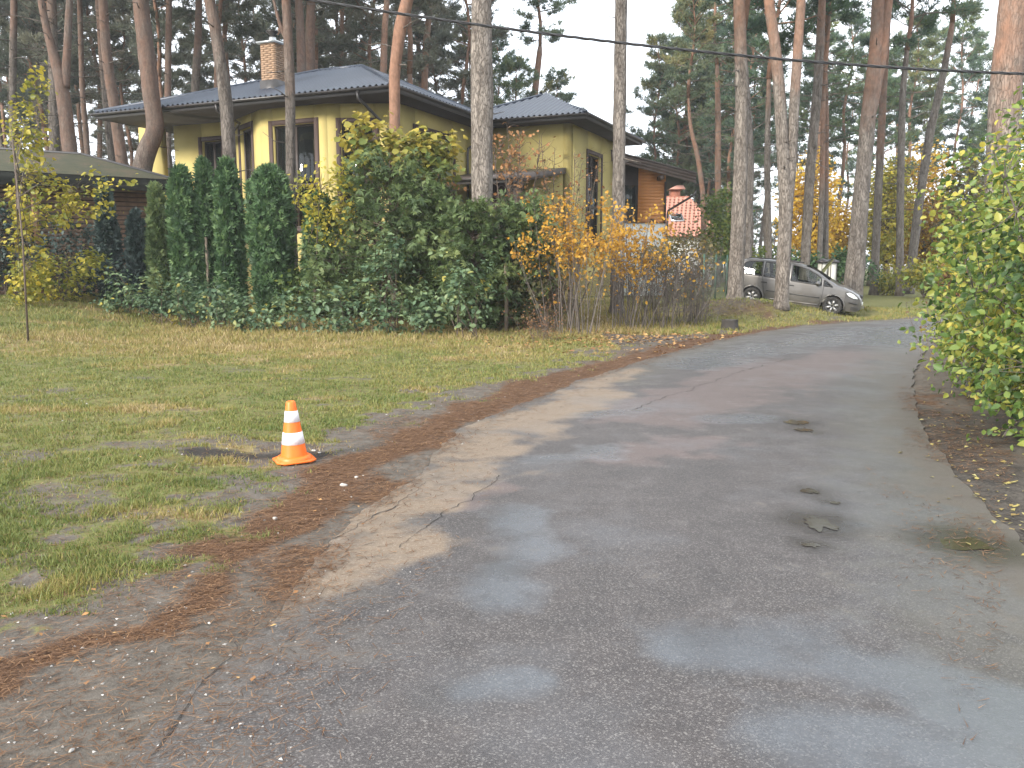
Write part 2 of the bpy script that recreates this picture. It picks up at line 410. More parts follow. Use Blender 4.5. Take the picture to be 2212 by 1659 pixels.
nb = bump(n, l, None, mid, 0.5, 0.04); bump(n, l, b, fine, 0.6, 0.012, nb)
M['ground'] = m
gb = MB().add(np.stack([GX, GY, GZ], -1).reshape(-1, 3), gf)
ground = gb.build('ground', M['ground'], smooth=True); structure(ground, 'grassy verge and needle-strewn soil beside the road')
for nm, v in zip(('grass', 'litter', 'dry'), GM): add_attr(ground.data, nm, v)
add_attr(ground.data, 'mud', mud_mask(GX, GY))

# road sheet, irregular edges
from mathutils.geometry import delaunay_2d_cdt
out = refine(LE, 0.07, 0.10, 5) + refine(RE, 0.09, 0.07, 8)
rx, ry = [], []
yy = 1.25
rows = [-11, -8, -6, -4, -2, -0.5, 0.4, 0.9]
while yy < 30: rows.append(yy); yy += 0.06 + 0.018 * max(0, yy - 2)
pts_in = []
for y in rows:
    st = 0.07 + 0.02 * max(0, y - 2) if y > 1 else 0.5
    xx = np.arange(-9 if y < 1.5 else -6, 75 if y > 8 else 9, st) + NR.uniform(0, st)
    if y > 8: xx = xx[(xx < 20) | (NR.random(len(xx)) < 0.15)]
    pts_in.append(np.stack([xx, np.full(len(xx), y) + NR.uniform(-0.2, 0.2, len(xx)) * st], -1))
pts_in = np.concatenate(pts_in)
po = [np.array(p) for p in out]
k = inside(pts_in[:, 0], pts_in[:, 1], po); pts_in = pts_in[k]
dd = np.full(len(pts_in), 1e9); poa = np.array(po)
for i in range(0, len(pts_in), 4000):
    q = pts_in[i:i + 4000]; dd[i:i + 4000] = np.sqrt(((q[:, None] - poa[None]) ** 2).sum(-1)).min(1)
pts_in = pts_in[dd > 0.04]
allp = [Vector((p[0], p[1])) for p in po] + [Vector((p[0], p[1])) for p in pts_in]
rv_, _, rf_, *_ = delaunay_2d_cdt(allp, [], [list(range(len(po)))], 1, 1e-5)
RV = np.array([(v.x, v.y) for v in rv_]); RF = np.array([f for f in rf_ if len(f) == 3])
def road_z(x, y):
    rd = road_d(x, y)
    return 0.006 + 0.022 * sstep(-0.1, -1.3, rd) + (fbm(x * 0.9, y * 0.9, 91, 2) - 0.5) * 0.02 * sstep(-0.05, -0.8, rd)
RZ = road_z(RV[:, 0], RV[:, 1])
X, Y = RV[:, 0], RV[:, 1]
RD = road_d(X, Y)
sand = np.zeros(len(X)); wet_sheen = np.zeros(len(X)); pink = np.zeros(len(X))
for i, (pts, a, w) in enumerate([([(985, 985), (1080, 925), (1200, 880), (1290, 850)], 0.2, 0.85), ([(1290, 835), (1350, 800)], 0.1, 0.5),
        ([(700, 1190), (800, 1110), (930, 1050), (1010, 1010)], 0.12, 0.48), ([(560, 1330), (700, 1250), (850, 1180)], 0.05, 0.40), ([(940, 1100), (1000, 1060)], 0.02, 0.25)]):
    sand = np.maximum(sand, pl_mask(X, Y, pts, a, w, 140 + i, 0.8))
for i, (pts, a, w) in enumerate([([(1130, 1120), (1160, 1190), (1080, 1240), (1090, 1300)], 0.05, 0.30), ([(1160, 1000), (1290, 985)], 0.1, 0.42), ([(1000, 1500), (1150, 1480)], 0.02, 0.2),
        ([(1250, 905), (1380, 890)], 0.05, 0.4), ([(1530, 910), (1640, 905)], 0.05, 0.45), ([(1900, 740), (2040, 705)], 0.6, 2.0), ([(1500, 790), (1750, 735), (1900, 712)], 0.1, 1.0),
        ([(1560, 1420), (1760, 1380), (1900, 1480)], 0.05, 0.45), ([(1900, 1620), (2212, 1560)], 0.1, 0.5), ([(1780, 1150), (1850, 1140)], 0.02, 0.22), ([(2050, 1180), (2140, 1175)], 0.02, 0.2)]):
    wet_sheen = np.maximum(wet_sheen, pl_mask(X, Y, pts, a, w, 160 + i, 0.8))
for i, (pts, a, w) in enumerate([([(1400, 900), (1560, 840), (1700, 790)], 0.3, 1.3), ([(1340, 1000), (1500, 960)], 0.1, 0.6), ([(1010, 1090), (1060, 1060)], 0.02, 0.22), ([(1650, 830), (1850, 770)], 0.3, 1.2)]):
    pink = np.maximum(pink, pl_mask(X, Y, pts, a, w, 180 + i, 0.8))
edge = sstep(-0.9, -0.1, RD + (fbm(X * 2, Y * 2, 97) - 0.5) * 0.8)
rside = sstep(-1.6, -0.3, RD) * (X > 1.5)
rim = sstep(-0.55, -0.03, RD + (fbm(X * 3, Y * 3, 98) - 0.5) * 0.7 + (fbm(X * 11, Y * 11, 99) - 0.5) * 0.35) * np.where(X > 1.5, 1.0, 0.45)
m, n, l, b = mat_new('asphalt')
co = n.new('ShaderNodeTexCoord').outputs['Object']
big, mid = noise(n, l, co, 0.55, 5, 0.6).outputs['Fac'], noise(n, l, co, 3.2, 6, 0.6).outputs['Fac']
vor = n.new('ShaderNodeTexVoronoi'); vor.inputs['Scale'].default_value = 150; l.new(co, vor.inputs['Vector'])
stone = ramp(n, [(0.0, (0.018, 0.017, 0.017)), (0.45, (0.042, 0.039, 0.039)), (0.8, (0.088, 0.081, 0.077)), (0.97, (0.27, 0.255, 0.235))])
sep = n.new('ShaderNodeSeparateColor'); l.new(vor.outputs['Color'], sep.inputs[0]); l.new(sep.outputs[0], stone.inputs[0])
fine = noise(n, l, co, 210, 3, 0.7).outputs['Fac']
tone = ramp(n, [(0.3, (0.042, 0.037, 0.037)), (0.5, (0.090, 0.077, 0.074)), (0.72, (0.150, 0.127, 0.119))]); l.new(mixc(n, l, 0.5, big, mid), tone.inputs[0])
base = mixc(n, l, 0.5, tone.outputs[0], stone.outputs[0])
base = mixc(n, l, maprange(n, l, fine, 0.42, 0.62, 0.0, 0.35), base, (0.025, 0.024, 0.024))
def fuzz(a, amt=0.35, lo=0.3, hi=0.8, src=None):
    ad = n.new('ShaderNodeMath'); ad.operation = 'ADD'; l.new(a, ad.inputs[0])
    l.new(maprange(n, l, src if src is not None else mid, 0.3, 0.7, -amt, amt), ad.inputs[1]); return maprange(n, l, ad.outputs[0], lo, hi)
A = {k: attr(n, k).outputs['Fac'] for k in ('sand', 'wet_sheen', 'pink', 'edge', 'rside')}
pk = fuzz(A['pink'])
base = mixc(n, l, maprange(n, l, pk, 0, 1, 0.0, 0.36), base, (0.18, 0.128, 0.115))
base = mixc(n, l, maprange(n, l, fuzz(A['edge'], 0.4), 0, 1, 0, 0.35), base, (0.125, 0.108, 0.088))
base = mixc(n, l, maprange(n, l, fuzz(A['rside'], 0.4), 0, 1, 0, 0.45), base, (0.085, 0.082, 0.066))
grain = mixc(n, l, 0.35, (0.29, 0.21, 0.135), stone.outputs[0])
base = mixc(n, l, maprange(n, l, fuzz(A['sand'], 0.3, 0.2, 0.75), 0, 1, 0, 0.8), base, grain)
wt = fuzz(A['wet_sheen'], 0.35, 0.15, 1.0)
damp = maprange(n, l, big, 0.50, 0.64)  # broad damp areas, weaker, tinted by the same painted sheen
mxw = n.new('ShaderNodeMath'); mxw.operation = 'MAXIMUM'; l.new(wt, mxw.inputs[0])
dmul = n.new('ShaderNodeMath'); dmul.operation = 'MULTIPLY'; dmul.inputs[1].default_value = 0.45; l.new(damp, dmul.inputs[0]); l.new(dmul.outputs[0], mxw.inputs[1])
base = mixc(n, l, maprange(n, l, mxw.outputs[0], 0, 1, 0, 0.55), base, (0.125, 0.142, 0.162))  # silt film on the damp patches, with bluish sky sheen painted into its colour
base = mixc(n, l, maprange(n, l, fuzz(attr(n, 'rim').outputs['Fac'], 0.4), 0, 1, 0, 0.85), base, mixc(n, l, fine, (0.050, 0.042, 0.034), (0.13, 0.112, 0.093)))
hal = attr(n, 'halo').outputs['Fac']
base = mixc(n, l, maprange(n, l, hal, 0, 1, 0, 0.7), base, (0.024, 0.022, 0.019))
mh = n.new('ShaderNodeMath'); mh.operation = 'MAXIMUM'; l.new(mxw.outputs[0], mh.inputs[0]); l.new(hal, mh.inputs[1]); mxw = mh
l.new(base, b.inputs['Base Color'])
l.new(maprange(n, l, mxw.outputs[0], 0, 1, 0.54, 0.22), b.inputs['Roughness']); b.inputs['Specular IOR Level'].default_value = 0.5
n1 = bump(n, l, None, mid, 0.25, 0.03)
n2 = bump(n, l, None, sep.outputs[1], 0.45, 0.006, n1)
bump(n, l, b, fine, 0.3, 0.004, n2)
M['asphalt'] = m
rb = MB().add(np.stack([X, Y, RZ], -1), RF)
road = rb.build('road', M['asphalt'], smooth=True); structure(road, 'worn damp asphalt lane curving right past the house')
for nm, v in (('sand', sand), ('wet_sheen', wet_sheen), ('pink', pink), ('edge', edge), ('rside', rside), ('rim', rim)): add_attr(road.data, nm, v)

PUD = [(1768, 1138, 80, 48), (1752, 1070, 30, 14), (1755, 1188, 34, 14), (2095, 1178, 110, 34), (1500, 1382, 48, 46), (1720, 918, 36, 16), (930, 1522, 44, 34), (1092, 1233, 40, 12), (1735, 935, 26, 8), (1800, 1095, 22, 8)]
halo = np.zeros(len(X))
for (px_, py_, w_, h_) in PUD:
    c_ = ground_flat(px_, py_); rw = abs(ground_flat(px_ - w_ / 2, py_)[0] - c_[0]); dh = np.hypot((X - c_[0]), (Y - c_[1]) * 0.8) + (fbm(X * 9, Y * 9, 77, 3) - 0.5) * rw * 1.6
    halo = np.maximum(halo, sstep(2.6 * rw + 0.08, 0.9 * rw, dh) * (0.35 if (px_, py_) in ((1500, 1382), (930, 1522), (1092, 1233)) else 1.0))
add_attr(road.data, 'halo', halo)
# road cracks: thin dark seams
M['crack'] = plain('crack_dirt', (0.035, 0.031, 0.028), 0.95, 0.3, 20)
def seam(pts, w, seed):
    p = smooth_poly([np.array(q) for q in W2(pts)], 1); p = refine(p, 0.025, 0.11, seed)
    p = np.array(p); t = np.gradient(p, axis=0); t /= np.linalg.norm(t, axis=1)[:, None] + 1e-9
    nn = np.stack([-t[:, 1], t[:, 0]], -1); r = np.random.default_rng(seed)
    ww = w * (0.15 + 1.3 * fbm(np.arange(len(p)) * 0.23, np.zeros(len(p)), seed, 3) ** 2); ww[0] = ww[-1] = 0
    a, c = p + nn * ww[:, None], p - nn * ww[:, None]
    v = np.concatenate([a, c]); z = road_z(v[:, 0], v[:, 1]) + 0.004
    k = len(p); i = np.arange(k - 1)
    MB().add(np.column_stack([v, z]), np.stack([i, i + 1, k + i + 1, k + i], -1)).build('crack', M['crack'], road)
for i, (pts, w) in enumerate([([(690, 1205), (760, 1140), (850, 1090), (930, 1040)], 0.006), ([(880, 1190), (960, 1120), (1040, 1060), (1075, 1030)], 0.005),
        ([(330, 1640), (410, 1500), (500, 1410), (560, 1345)], 0.006), ([(1370, 890), (1480, 850), (1620, 800), (1750, 770)], 0.007)]):
    seam(pts, w, 300 + i)

# puddles in the potholes
m, n, l, b = mat_new('puddle_water')
b.inputs['Base Color'].default_value = (0.045, 0.038, 0.026, 1); b.inputs['Roughness'].default_value = 0.10; b.inputs['IOR'].default_value = 1.45
co = n.new('ShaderNodeTexCoord').outputs['Object']; bump(n, l, b, noise(n, l, co, 30, 2).outputs['Fac'], 0.05, 0.01)
M['water'] = m
def puddle(x, y, w, h, seed):
    c = ground_flat(x, y); a = ground_flat(x - w / 2, y); d = ground_flat(x, y - h / 2)
    ra, rb2 = abs(c[0] - a[0]), abs(d[1] - c[1]) * 0.9
    th = np.arange(72) * math.pi / 36
    r = 0.25 + 1.2 * fbm(np.cos(th) * 2.0 + seed * 3, np.sin(th) * 1.3, seed, 2); r = r * (0.8 + 0.45 * np.cos(th) ** 2)
    vx, vy = c[0] + ra * r * np.cos(th), c[1] + rb2 * r * np.sin(th)
    z = float(road_z(np.array([c[0]]), np.array([c[1]]))[0]) + 0.0045
    o = MB().add(np.column_stack([vx, vy, np.full(72, z)]), np.arange(72)[None]).build('puddle', M['water'])
    structure(o)
for i, a in enumerate(PUD):
    if i in (4, 6, 7): continue          # only damp stains there
    puddle(*a, 400 + i)

# ------------------------------------------------------------------ grass, needles, leaves, pebbles (nobody could count them)
def scatter(nn, x0, x1, y0, y1, power=1.0):
    """points with more of them close by"""
    u = NR.random(nn); y = y0 * (y1 / y0) ** (u ** power)
    x = NR.uniform(x0, x1, nn) * 1.0
    return x, y
M['grass'] = leafmat('grass_blade', [(0.0, (0.092, 0.135, 0.036)), (0.35, (0.175, 0.195, 0.056)), (0.6, (0.25, 0.215, 0.066)), (0.85, (0.31, 0.235, 0.105)), (1.0, (0.42, 0.33, 0.18))], 0.25, 0.55)
def grass_patch(name, label, cnt, y0, y1, hlo, hhi, seed):
    r = np.random.default_rng(seed)
    y = y0 * (y1 / y0) ** r.random(cnt); t = r.uniform(-0.72, 0.62, cnt); x = t * y
    rd = road_d(x, y); g, nd, dry = masks(x, y, rd)
    clump = fbm(x * 4, y * 4, seed, 3)
    keep = (r.random(cnt) < g * (0.25 + 1.2 * sstep(0.35, 0.65, clump))) & (rd > 0.1)
    x, y, g, dry, rd, clump = (a[keep] for a in (x, y, g, dry, rd, clump)); k = len(x)
    z = terrain(x, y, rd)
    h = r.uniform(hlo, hhi, k) * (0.6 + 0.8 * clump) * (0.55 + 0.6 * g) * (1 + 0.7 * dry)
    h *= 1 + 0.9 * sstep(15, 21, y)
    w = 0.0022 + 0.00052 * y
    az = r.uniform(0, 2 * math.pi, k); ln = np.abs(r.normal(0.55, 0.35, k)) * h; la = r.uniform(0, 2 * math.pi, k)
    dx, dy = np.cos(az) * w, np.sin(az) * w
    b1 = np.stack([x - dx, y - dy, z - 0.004], -1); b2 = np.stack([x + dx, y + dy, z - 0.004], -1)
    tp = np.stack([x + np.cos(la) * ln, y + np.sin(la) * ln, z + h], -1)
    v = np.stack([b1, b2, tp], 1).reshape(-1, 3)
    tint = np.clip(0.30 + 0.40 * dry + r.normal(0, 0.16, k) + 0.5 * (fbm(x * 0.9, y * 0.9, 85, 3) - 0.5), 0, 1)
    o = MB().add(v, np.arange(3 * k).reshape(-1, 3), np.repeat(tint, 3)).build(name, M['grass'])
    tag(o, label, 'grass', kind='stuff')
grass_patch('grass', 'short patchy green and straw grass on the verge', 520000, 4.0, 33.0, 0.012, 0.042, 501)

M['litter'] = leafmat('needle_litter', [(0.0, (0.045, 0.023, 0.013)), (0.5, (0.145, 0.073, 0.035)), (1.0, (0.30, 0.175, 0.09))], 0.05, 0.7)
r = np.random.default_rng(601); cnt = 420000
y = 2.3 * (30 / 2.3) ** r.random(cnt); x = r.uniform(-0.7, 0.6, cnt) * y
rd = road_d(x, y); g, nd, dry = masks(x, y, rd)
nd = np.maximum(nd, 0.14 * sstep(-0.9, 0.0, rd) * (x < 3)); nd = np.maximum(nd, 0.10 * (rd > 0) * (y < 12) * (x < 1.5))
keep = (r.random(cnt) < nd * 0.85 * (rd > -0.9)); x, y, rd = x[keep], y[keep], rd[keep]; k = len(x)
z = np.where(rd > 0.02, terrain(x, y, rd), road_z(x, y)) + 0.004 + r.uniform(0, 0.012, k)
L = r.uniform(0.02, 0.05, k) * (0.7 + 0.06 * y); az = r.normal(0.5, 0.8, k) + (r.random(k) < 0.25) * r.uniform(0, 3, k); w = 0.0009 + 0.00035 * y
dx, dy = np.cos(az) * L, np.sin(az) * L; nx_, ny_ = -np.sin(az) * w, np.cos(az) * w
v = np.stack([np.stack([x - dx + nx_, y - dy + ny_, z], -1), np.stack([x - dx - nx_, y - dy - ny_, z], -1), np.stack([x + dx, y + dy, z + r.normal(0, 0.003, k)], -1)], 1).reshape(-1, 3)
o = MB().add(v, np.arange(3 * k).reshape(-1, 3), np.repeat(np.clip(r.normal(0.45, 0.25, k), 0, 1), 3)).build('needle_litter', M['litter'])
tag(o, 'rust brown fallen pine needles along the road edge', 'pine needles', kind='stuff')

def flat_leaves(name, label, x, y, size, mat, seed, lift=0.006):
    r = np.random.default_rng(seed); k = len(x); rd = road_d(x, y)
    z = np.where(rd > 0.02, terrain(x, y, rd), road_z(x, y)) + lift
    az = r.uniform(0, 6.28, k); s = size * r.uniform(0.6, 1.3, k)
    ca, sa = np.cos(az), np.sin(az)
    def q(u, w, h): return np.stack([x + s * (u * ca - w * sa), y + s * (u * sa + w * ca), z + h * s], -1)
    v = np.stack([q(-0.5, 0, r.uniform(0, 0.1, k)), q(0.05, -0.34, r.uniform(0.05, 0.35, k)), q(0.5, 0, r.uniform(0, 0.3, k)), q(0.05, 0.34, r.uniform(0.05, 0.35, k))], 1).reshape(-1, 3)
    o = MB().add(v, np.arange(4 * k).reshape(-1, 4), np.repeat(r.random(k), 4)).build(name, mat)
    return tag(o, label, 'leaves', kind='stuff')
M['fallen_yellow'] = leafmat('fallen_leaf', [(0.0, (0.20, 0.13, 0.045)), (0.5, (0.29, 0.24, 0.075)), (1.0, (0.42, 0.37, 0.16))], 0.1, 0.6)
M['fallen_brown'] = leafmat('fallen_leaf_brown', [(0.0, (0.16, 0.075, 0.03)), (0.5, (0.36, 0.19, 0.07)), (1.0, (0.52, 0.33, 0.13))], 0.1, 0.6)
r = np.random.default_rng(611)
ex, ey = [], []
for i in range(240):
    t = r.random(); a = ground_flat(1995 + r.normal(40, 60) + 200 * t, 850 + 350 * t + r.normal(0, 20)); ex.append(a[0]); ey.append(a[1])
ex, ey = np.array(ex), np.array(ey); rdl = road_d(ex, ey); kk = rdl > -1.0 - 0.4 * r.random(len(ex)); kk &= (rdl > 0) | (r.random(len(ex)) < 0.35)
flat_leaves('fallen_leaves', 'yellow fallen leaves scattered along the right road edge', ex[kk], ey[kk], 0.045, M['fallen_yellow'], 612)
q = [ground_flat(1200 + r.normal(120, 130), 728 + abs(r.normal(0, 18)) - r.random() * 14) for _ in range(700)]
q = np.array(q); kk = road_d(q[:, 0], q[:, 1]) > -0.15
flat_leaves('fallen_leaves', 'rusty orange fallen leaves under the golden bush', q[kk, 0], q[kk, 1], 0.11, M['fallen_brown'], 613, 0.03)
q = np.array([ground_flat(r.uniform(-100, 1500), r.uniform(720, 1500)) for _ in range(130)]); q = q[road_d(q[:, 0], q[:, 1]) > -0.25]
flat_leaves('fallen_leaves', 'few pale leaves and bark flakes strewn over the lawn and dirt', q[:, 0], q[:, 1], 0.03, M['fallen_brown'], 614, 0.012)
M['pebble'] = leafmat('pebble', [(0.0, (0.20, 0.19, 0.175)), (0.5, (0.38, 0.36, 0.33)), (1.0, (0.62, 0.60, 0.56))], 0.0, 0.8)
def stone_geo(mb, c, sx, sy, sz, rng, tint, rz=0.0):
    seg, rings = 10, 6; v = []
    ph = rng.uniform(0, 6, 6)
    for i in range(rings + 1):
        a = math.pi * i / rings
        for j in range(seg):
            t = 2 * math.pi * j / seg
            k = 1 + 0.13 * math.sin(2 * t + ph[0]) + 0.10 * math.sin(3 * t + ph[1] + a) + 0.06 * math.sin(5 * a + ph[2])
            x_, y_ = sx * math.sin(a) * math.cos(t) * k, sy * math.sin(a) * math.sin(t) * k
            v.append((c[0] + x_ * math.cos(rz) - y_ * math.sin(rz), c[1] + x_ * math.sin(rz) + y_ * math.cos(rz), c[2] + sz * math.cos(a) * k))
    i = np.arange(rings)[:, None] * seg; j = np.arange(seg)[None]; k2 = (j + 1) % seg
    mb.add(v, np.stack([i + j, i + seg + j, i + seg + k2, i + k2], -1).reshape(-1, 4), tint)
r = np.random.default_rng(620); mb = MB()
for i in range(480):
    t = r.random(); p = ground_flat(r.uniform(-50, 640), r.uniform(1300, 1655)) if t < 0.45 else ground_flat(r.uniform(0, 1500), r.uniform(850, 1400))
    rdp = float(road_d(np.array([p[0]]), np.array([p[1]]))[0])
    if rdp < -0.6: continue
    s = r.uniform(0.002, 0.007) * (1.0 + 0.12 * p[1])
    z = gz(*p) if rdp > 0.02 else float(road_z(np.array([p[0]]), np.array([p[1]]))[0])
    ang = r.uniform(0, 6.28, 3)
    v = np.array([(1, 0, 0), (-0.3, 0.9, 0), (-0.7, -0.7, 0), (0.1, 0, 0.7)]) * s * r.uniform(0.6, 1.4, (4, 1))
    ca, sa = math.cos(ang[0]), math.sin(ang[0]); v = v @ np.array([[ca, sa, 0], [-sa, ca, 0], [0, 0, 1]])
    mb.add(v + np.array([p[0], p[1], z + 0.001]), np.array([[0, 1, 3], [1, 2, 3], [2, 0, 3]]), float(np.clip(r.normal(0.35, 0.3), 0, 1)))
tag(mb.build('gravel', M['pebble']), 'pale gravel specks on the bare dirt shoulder', 'gravel', kind='stuff')
STONES = [(742, 1050, 15, 'pale grey fist-sized stone on the dirt near the cone'), (770, 1032, 10, 'small cream stone just behind the pale grey one'), (594, 1122, 14, 'flat beige stone lying in the rusty needles'),
          (678, 975, 9, 'cream pebble beside the foot of the cone'), (690, 980, 7, 'tiny pale pebble right of the cone, outermost of its trio'), (668, 983, 7, 'tiny pebble tucked closest to the cone base'),
          (155, 1622, 14, 'flat pale stone sunk in the dark dirt of the bottom corner'), (452, 1347, 8, 'white chip of stone at the bottom road edge'), (475, 928, 9, 'pale stone sitting in the lawn left of the cone'), (400, 1222, 7, 'small orange tinted stone on the bare verge')]
for i, (x, y, w, lab) in enumerate(STONES):
    p = ground_flat(x, y); s = w * kpx(p[1]) * 0.62; mb = MB()
    stone_geo(mb, (0, 0, s * 0.22), s, s * 0.7, s * 0.42, np.random.default_rng(630 + i), [0.45, 0.55, 0.35, 0.55, 0.5, 0.5, 0.3, 0.7, 0.5, 0.3][i], i * 0.8)
    o = mb.build('stone', M['pebble'], smooth=True); o.location = (p[0], p[1], max(gz(*p), 0.0))
    tag(o, lab, 'stone', 'loose stones on the verge')
# ------------------------------------------------------------------ yellow house
M['render_y'] = plain('yellow_render', (0.43, 0.355, 0.130), 0.85, 0.09, 0.9, bumps=0.25, bscale=90)
M['brown'] = plain('brown_surround', (0.058, 0.036, 0.030), 0.7, 0.12, 2)
M['darkwood'] = plain('dark_brown_wood', (0.045, 0.034, 0.030), 0.55, 0.2, 3)
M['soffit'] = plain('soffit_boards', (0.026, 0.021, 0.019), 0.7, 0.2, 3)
M['fascia'] = plain('fascia_grey', (0.060, 0.058, 0.060), 0.5, 0.1, 2)
M['gutter'] = plain('gutter_metal', (0.040, 0.036, 0.035), 0.38, 0.1, 2)
M['roof'] = plain('roof_sheet_blue_grey', (0.038, 0.050, 0.074), 0.42, 0.10, 0.8, spec=0.6)
M['roof_b'] = plain('roof_sheet_brown', (0.075, 0.060, 0.055), 0.5, 0.15, 0.9)
M['zinc'] = plain('zinc_cap', (0.55, 0.58, 0.60), 0.35, 0.1, 3, 0.6)
M['soot'] = plain('chimney_cowl', (0.05, 0.045, 0.045), 0.4, 0.2, 3, 0.5)
M['brick'] = plain('buff_brick', (0.31, 0.205, 0.135), 0.85, 0.22, 4, bumps=0.3)
M['mortar'] = plain('mortar', (0.36, 0.32, 0.27), 0.9, 0.1, 5)
M['curtain'] = plain('curtain_cloth', (0.30, 0.31, 0.28), 0.9, 0.2, 4)
M['stone_grey'] = plain('plinth_stone', (0.22, 0.21, 0.19), 0.9, 0.2, 3)
def glass_mat(name, tint, refl_rough=0.02, opaque=0.0):
    m, n, l, b = mat_new(name)
    b.inputs['Base Color'].default_value = c4(tint); b.inputs['Roughness'].default_value = refl_rough; b.inputs['IOR'].default_value = 1.6
    tr = n.new('ShaderNodeBsdfTransparent'); tr.inputs[0].default_value = (0.72, 0.76, 0.74, 1)
    gl = n.new('ShaderNodeBsdfGlossy'); gl.inputs['Roughness'].default_value = refl_rough; gl.inputs[0].default_value = (1, 1, 1, 1)
    fr = n.new('ShaderNodeFresnel'); fr.inputs[0].default_value = 1.45
    mx = n.new('ShaderNodeMixShader'); l.new(fr.outputs[0], mx.inputs[0]); l.new(tr.outputs[0], mx.inputs[1]); l.new(gl.outputs[0], mx.inputs[2])
    if opaque:
        m2 = n.new('ShaderNodeMixShader'); m2.inputs[0].default_value = opaque; l.new(mx.outputs[0], m2.inputs[1]); l.new(b.outputs[0], m2.inputs[2]); mx = m2
    l.new(mx.outputs[0], n['Material Output'].inputs[0])
    return m
M['glass'] = glass_mat('window_glass', (0.02, 0.025, 0.024), 0.02, 0.25)

HC = P(850, 183, 28.0); EZ = HC[2]                        # near corner of the eaves; eave height
HL = P(205, 238, 33.2)
HA = math.atan2(HC[1] - HL[1], HC[0] - HL[0])             # house turned by this about the vertical
house = thing('yellow_house', 'two-storey yellow rendered house with low hipped blue-grey metal roof behind the hedge', 'house', (HC[0], HC[1], 0.0), HA)
HLEN = math.hypot(HC[0] - HL[0], HC[1] - HL[1])
def to_local(p):
    c, s = math.cos(-HA), math.sin(-HA); x, y = p[0] - HC[0], p[1] - HC[1]
    return np.array([x * c - y * s, x * s + y * c, p[2]])
def house_x(px, py, yloc):
    """local x of the photo ray where it crosses the plane local y = yloc"""
    d = ray(px, py); c, s = math.cos(-HA), math.sin(-HA)
    ox, oy = -HC[0], -HC[1]
    o = np.array([ox * c - oy * s, ox * s + oy * c]); dl = np.array([d[0] * c - d[1] * s, d[0] * s + d[1] * c])
    t = (yloc - o[1]) / dl[1]; return o[0] + dl[0] * t, CAM_H + d[2] * t
def house_y(px, py, xloc):
    d = ray(px, py); c, s = math.cos(-HA), math.sin(-HA)
    ox, oy = -HC[0], -HC[1]
    o = np.array([ox * c - oy * s, ox * s + oy * c]); dl = np.array([d[0] * c - d[1] * s, d[0] * s + d[1] * c])
    t = (xloc - o[0]) / dl[0]; return o[1] + dl[1] * t, CAM_H + d[2] * t

def wall_seg(parent, a, b_, z0, z1, wins=(), th=0.3, mat='render_y', win_mat='brown', mullions=1, curtain=True):
    """a wall from plan point a to b_ (outside on the right-hand side seen from a to b_), with window openings (s0, s1, z0, z1)"""
    a, b_ = np.array(a, float), np.array(b_, float); L = np.linalg.norm(b_ - a); t = (b_ - a) / L; nrm = np.array([t[1], -t[0]])
    rot = lambda s, d, z: np.array([a[0] + t[0] * s + nrm[0] * d, a[1] + t[1] * s + nrm[1] * d, z])
    def bx(mb, s0, s1, d0, d1, zz0, zz1, tint=0.5):
        v = [rot(s, d, z) for z in (zz0, zz1) for (s, d) in ((s0, d0), (s1, d0), (s1, d1), (s0, d1))]
        mb.add(v, np.array([[0, 1, 2, 3], [4, 7, 6, 5], [0, 4, 5, 1], [1, 5, 6, 2], [2, 6, 7, 3], [3, 7, 4, 0]]), tint)
    w = MB(); cur = 0.0
    for (s0, s1, q0, q1) in sorted(wins):
        if s0 > cur + 0.001: bx(w, cur, s0, -th, 0, z0, z1)
        if q0 > z0: bx(w, s0, s1, -th, 0, z0, q0)
        if q1 < z1: bx(w, s0, s1, -th, 0, q1, z1)
        cur = s1
    if cur < L - 0.001: bx(w, cur, L, -th, 0, z0, z1)
    w.build('wall', M[mat], parent)
    for (s0, s1, q0, q1) in wins:
        F = 0.17; f = MB()
        for (u0, u1, p0, p1) in ((s0 - F, s0, q0 - F, q1 + F), (s1, s1 + F, q0 - F, q1 + F), (s0, s1, q1, q1 + F), (s0, s1, q0 - F, q0)):
            bx(f, u0, u1, 0.0, 0.035, p0, p1)
        win = f.build('window', M[win_mat], parent)
        f = MB(); B = 0.07; D0, D1 = -0.20, -0.13
        bx(f, s0, s0 + B, D0, D1, q0, q1); bx(f, s1 - B, s1, D0, D1, q0, q1); bx(f, s0 + B, s1 - B, D0, D1, q0, q0 + B); bx(f, s0 + B, s1 - B, D0, D1, q1 - B, q1)
        for i in range(mullions):
            c = s0 + (s1 - s0) * (i + 1) / (mullions + 1); bx(f, c - 0.045, c + 0.045, D0, D1 + 0.004, q0 + B, q1 - B)
        if q1 - q0 > 3.2:
            zc = q0 + (q1 - q0) * 0.42; bx(f, s0 + B, s1 - B, D0, D1 + 0.002, zc - 0.05, zc + 0.05)
        f.build('frame', M['darkwood'], win)
        g = MB(); bx(g, s0 + B, s1 - B, -0.175, -0.165, q0 + B, q1 - B); g.build('pane', M['glass'], win)
        if curtain:
            g = MB(); wv = min(0.45, (s1 - s0) * 0.28)
            for i in range(7):
                sa = s0 + 0.05 + wv * i / 7
                bx(g, sa, sa + wv / 7 * 0.9, -0.42 - 0.03 * (i % 2), -0.40 - 0.03 * (i % 2), q0, q1)
            g.build('curtain', M['curtain'], win)
        # dim room behind the glass
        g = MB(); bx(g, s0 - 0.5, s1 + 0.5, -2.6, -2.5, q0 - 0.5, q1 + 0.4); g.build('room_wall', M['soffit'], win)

WZ0, WZ1 = 0.2, EZ - 0.12
OV = 0.95
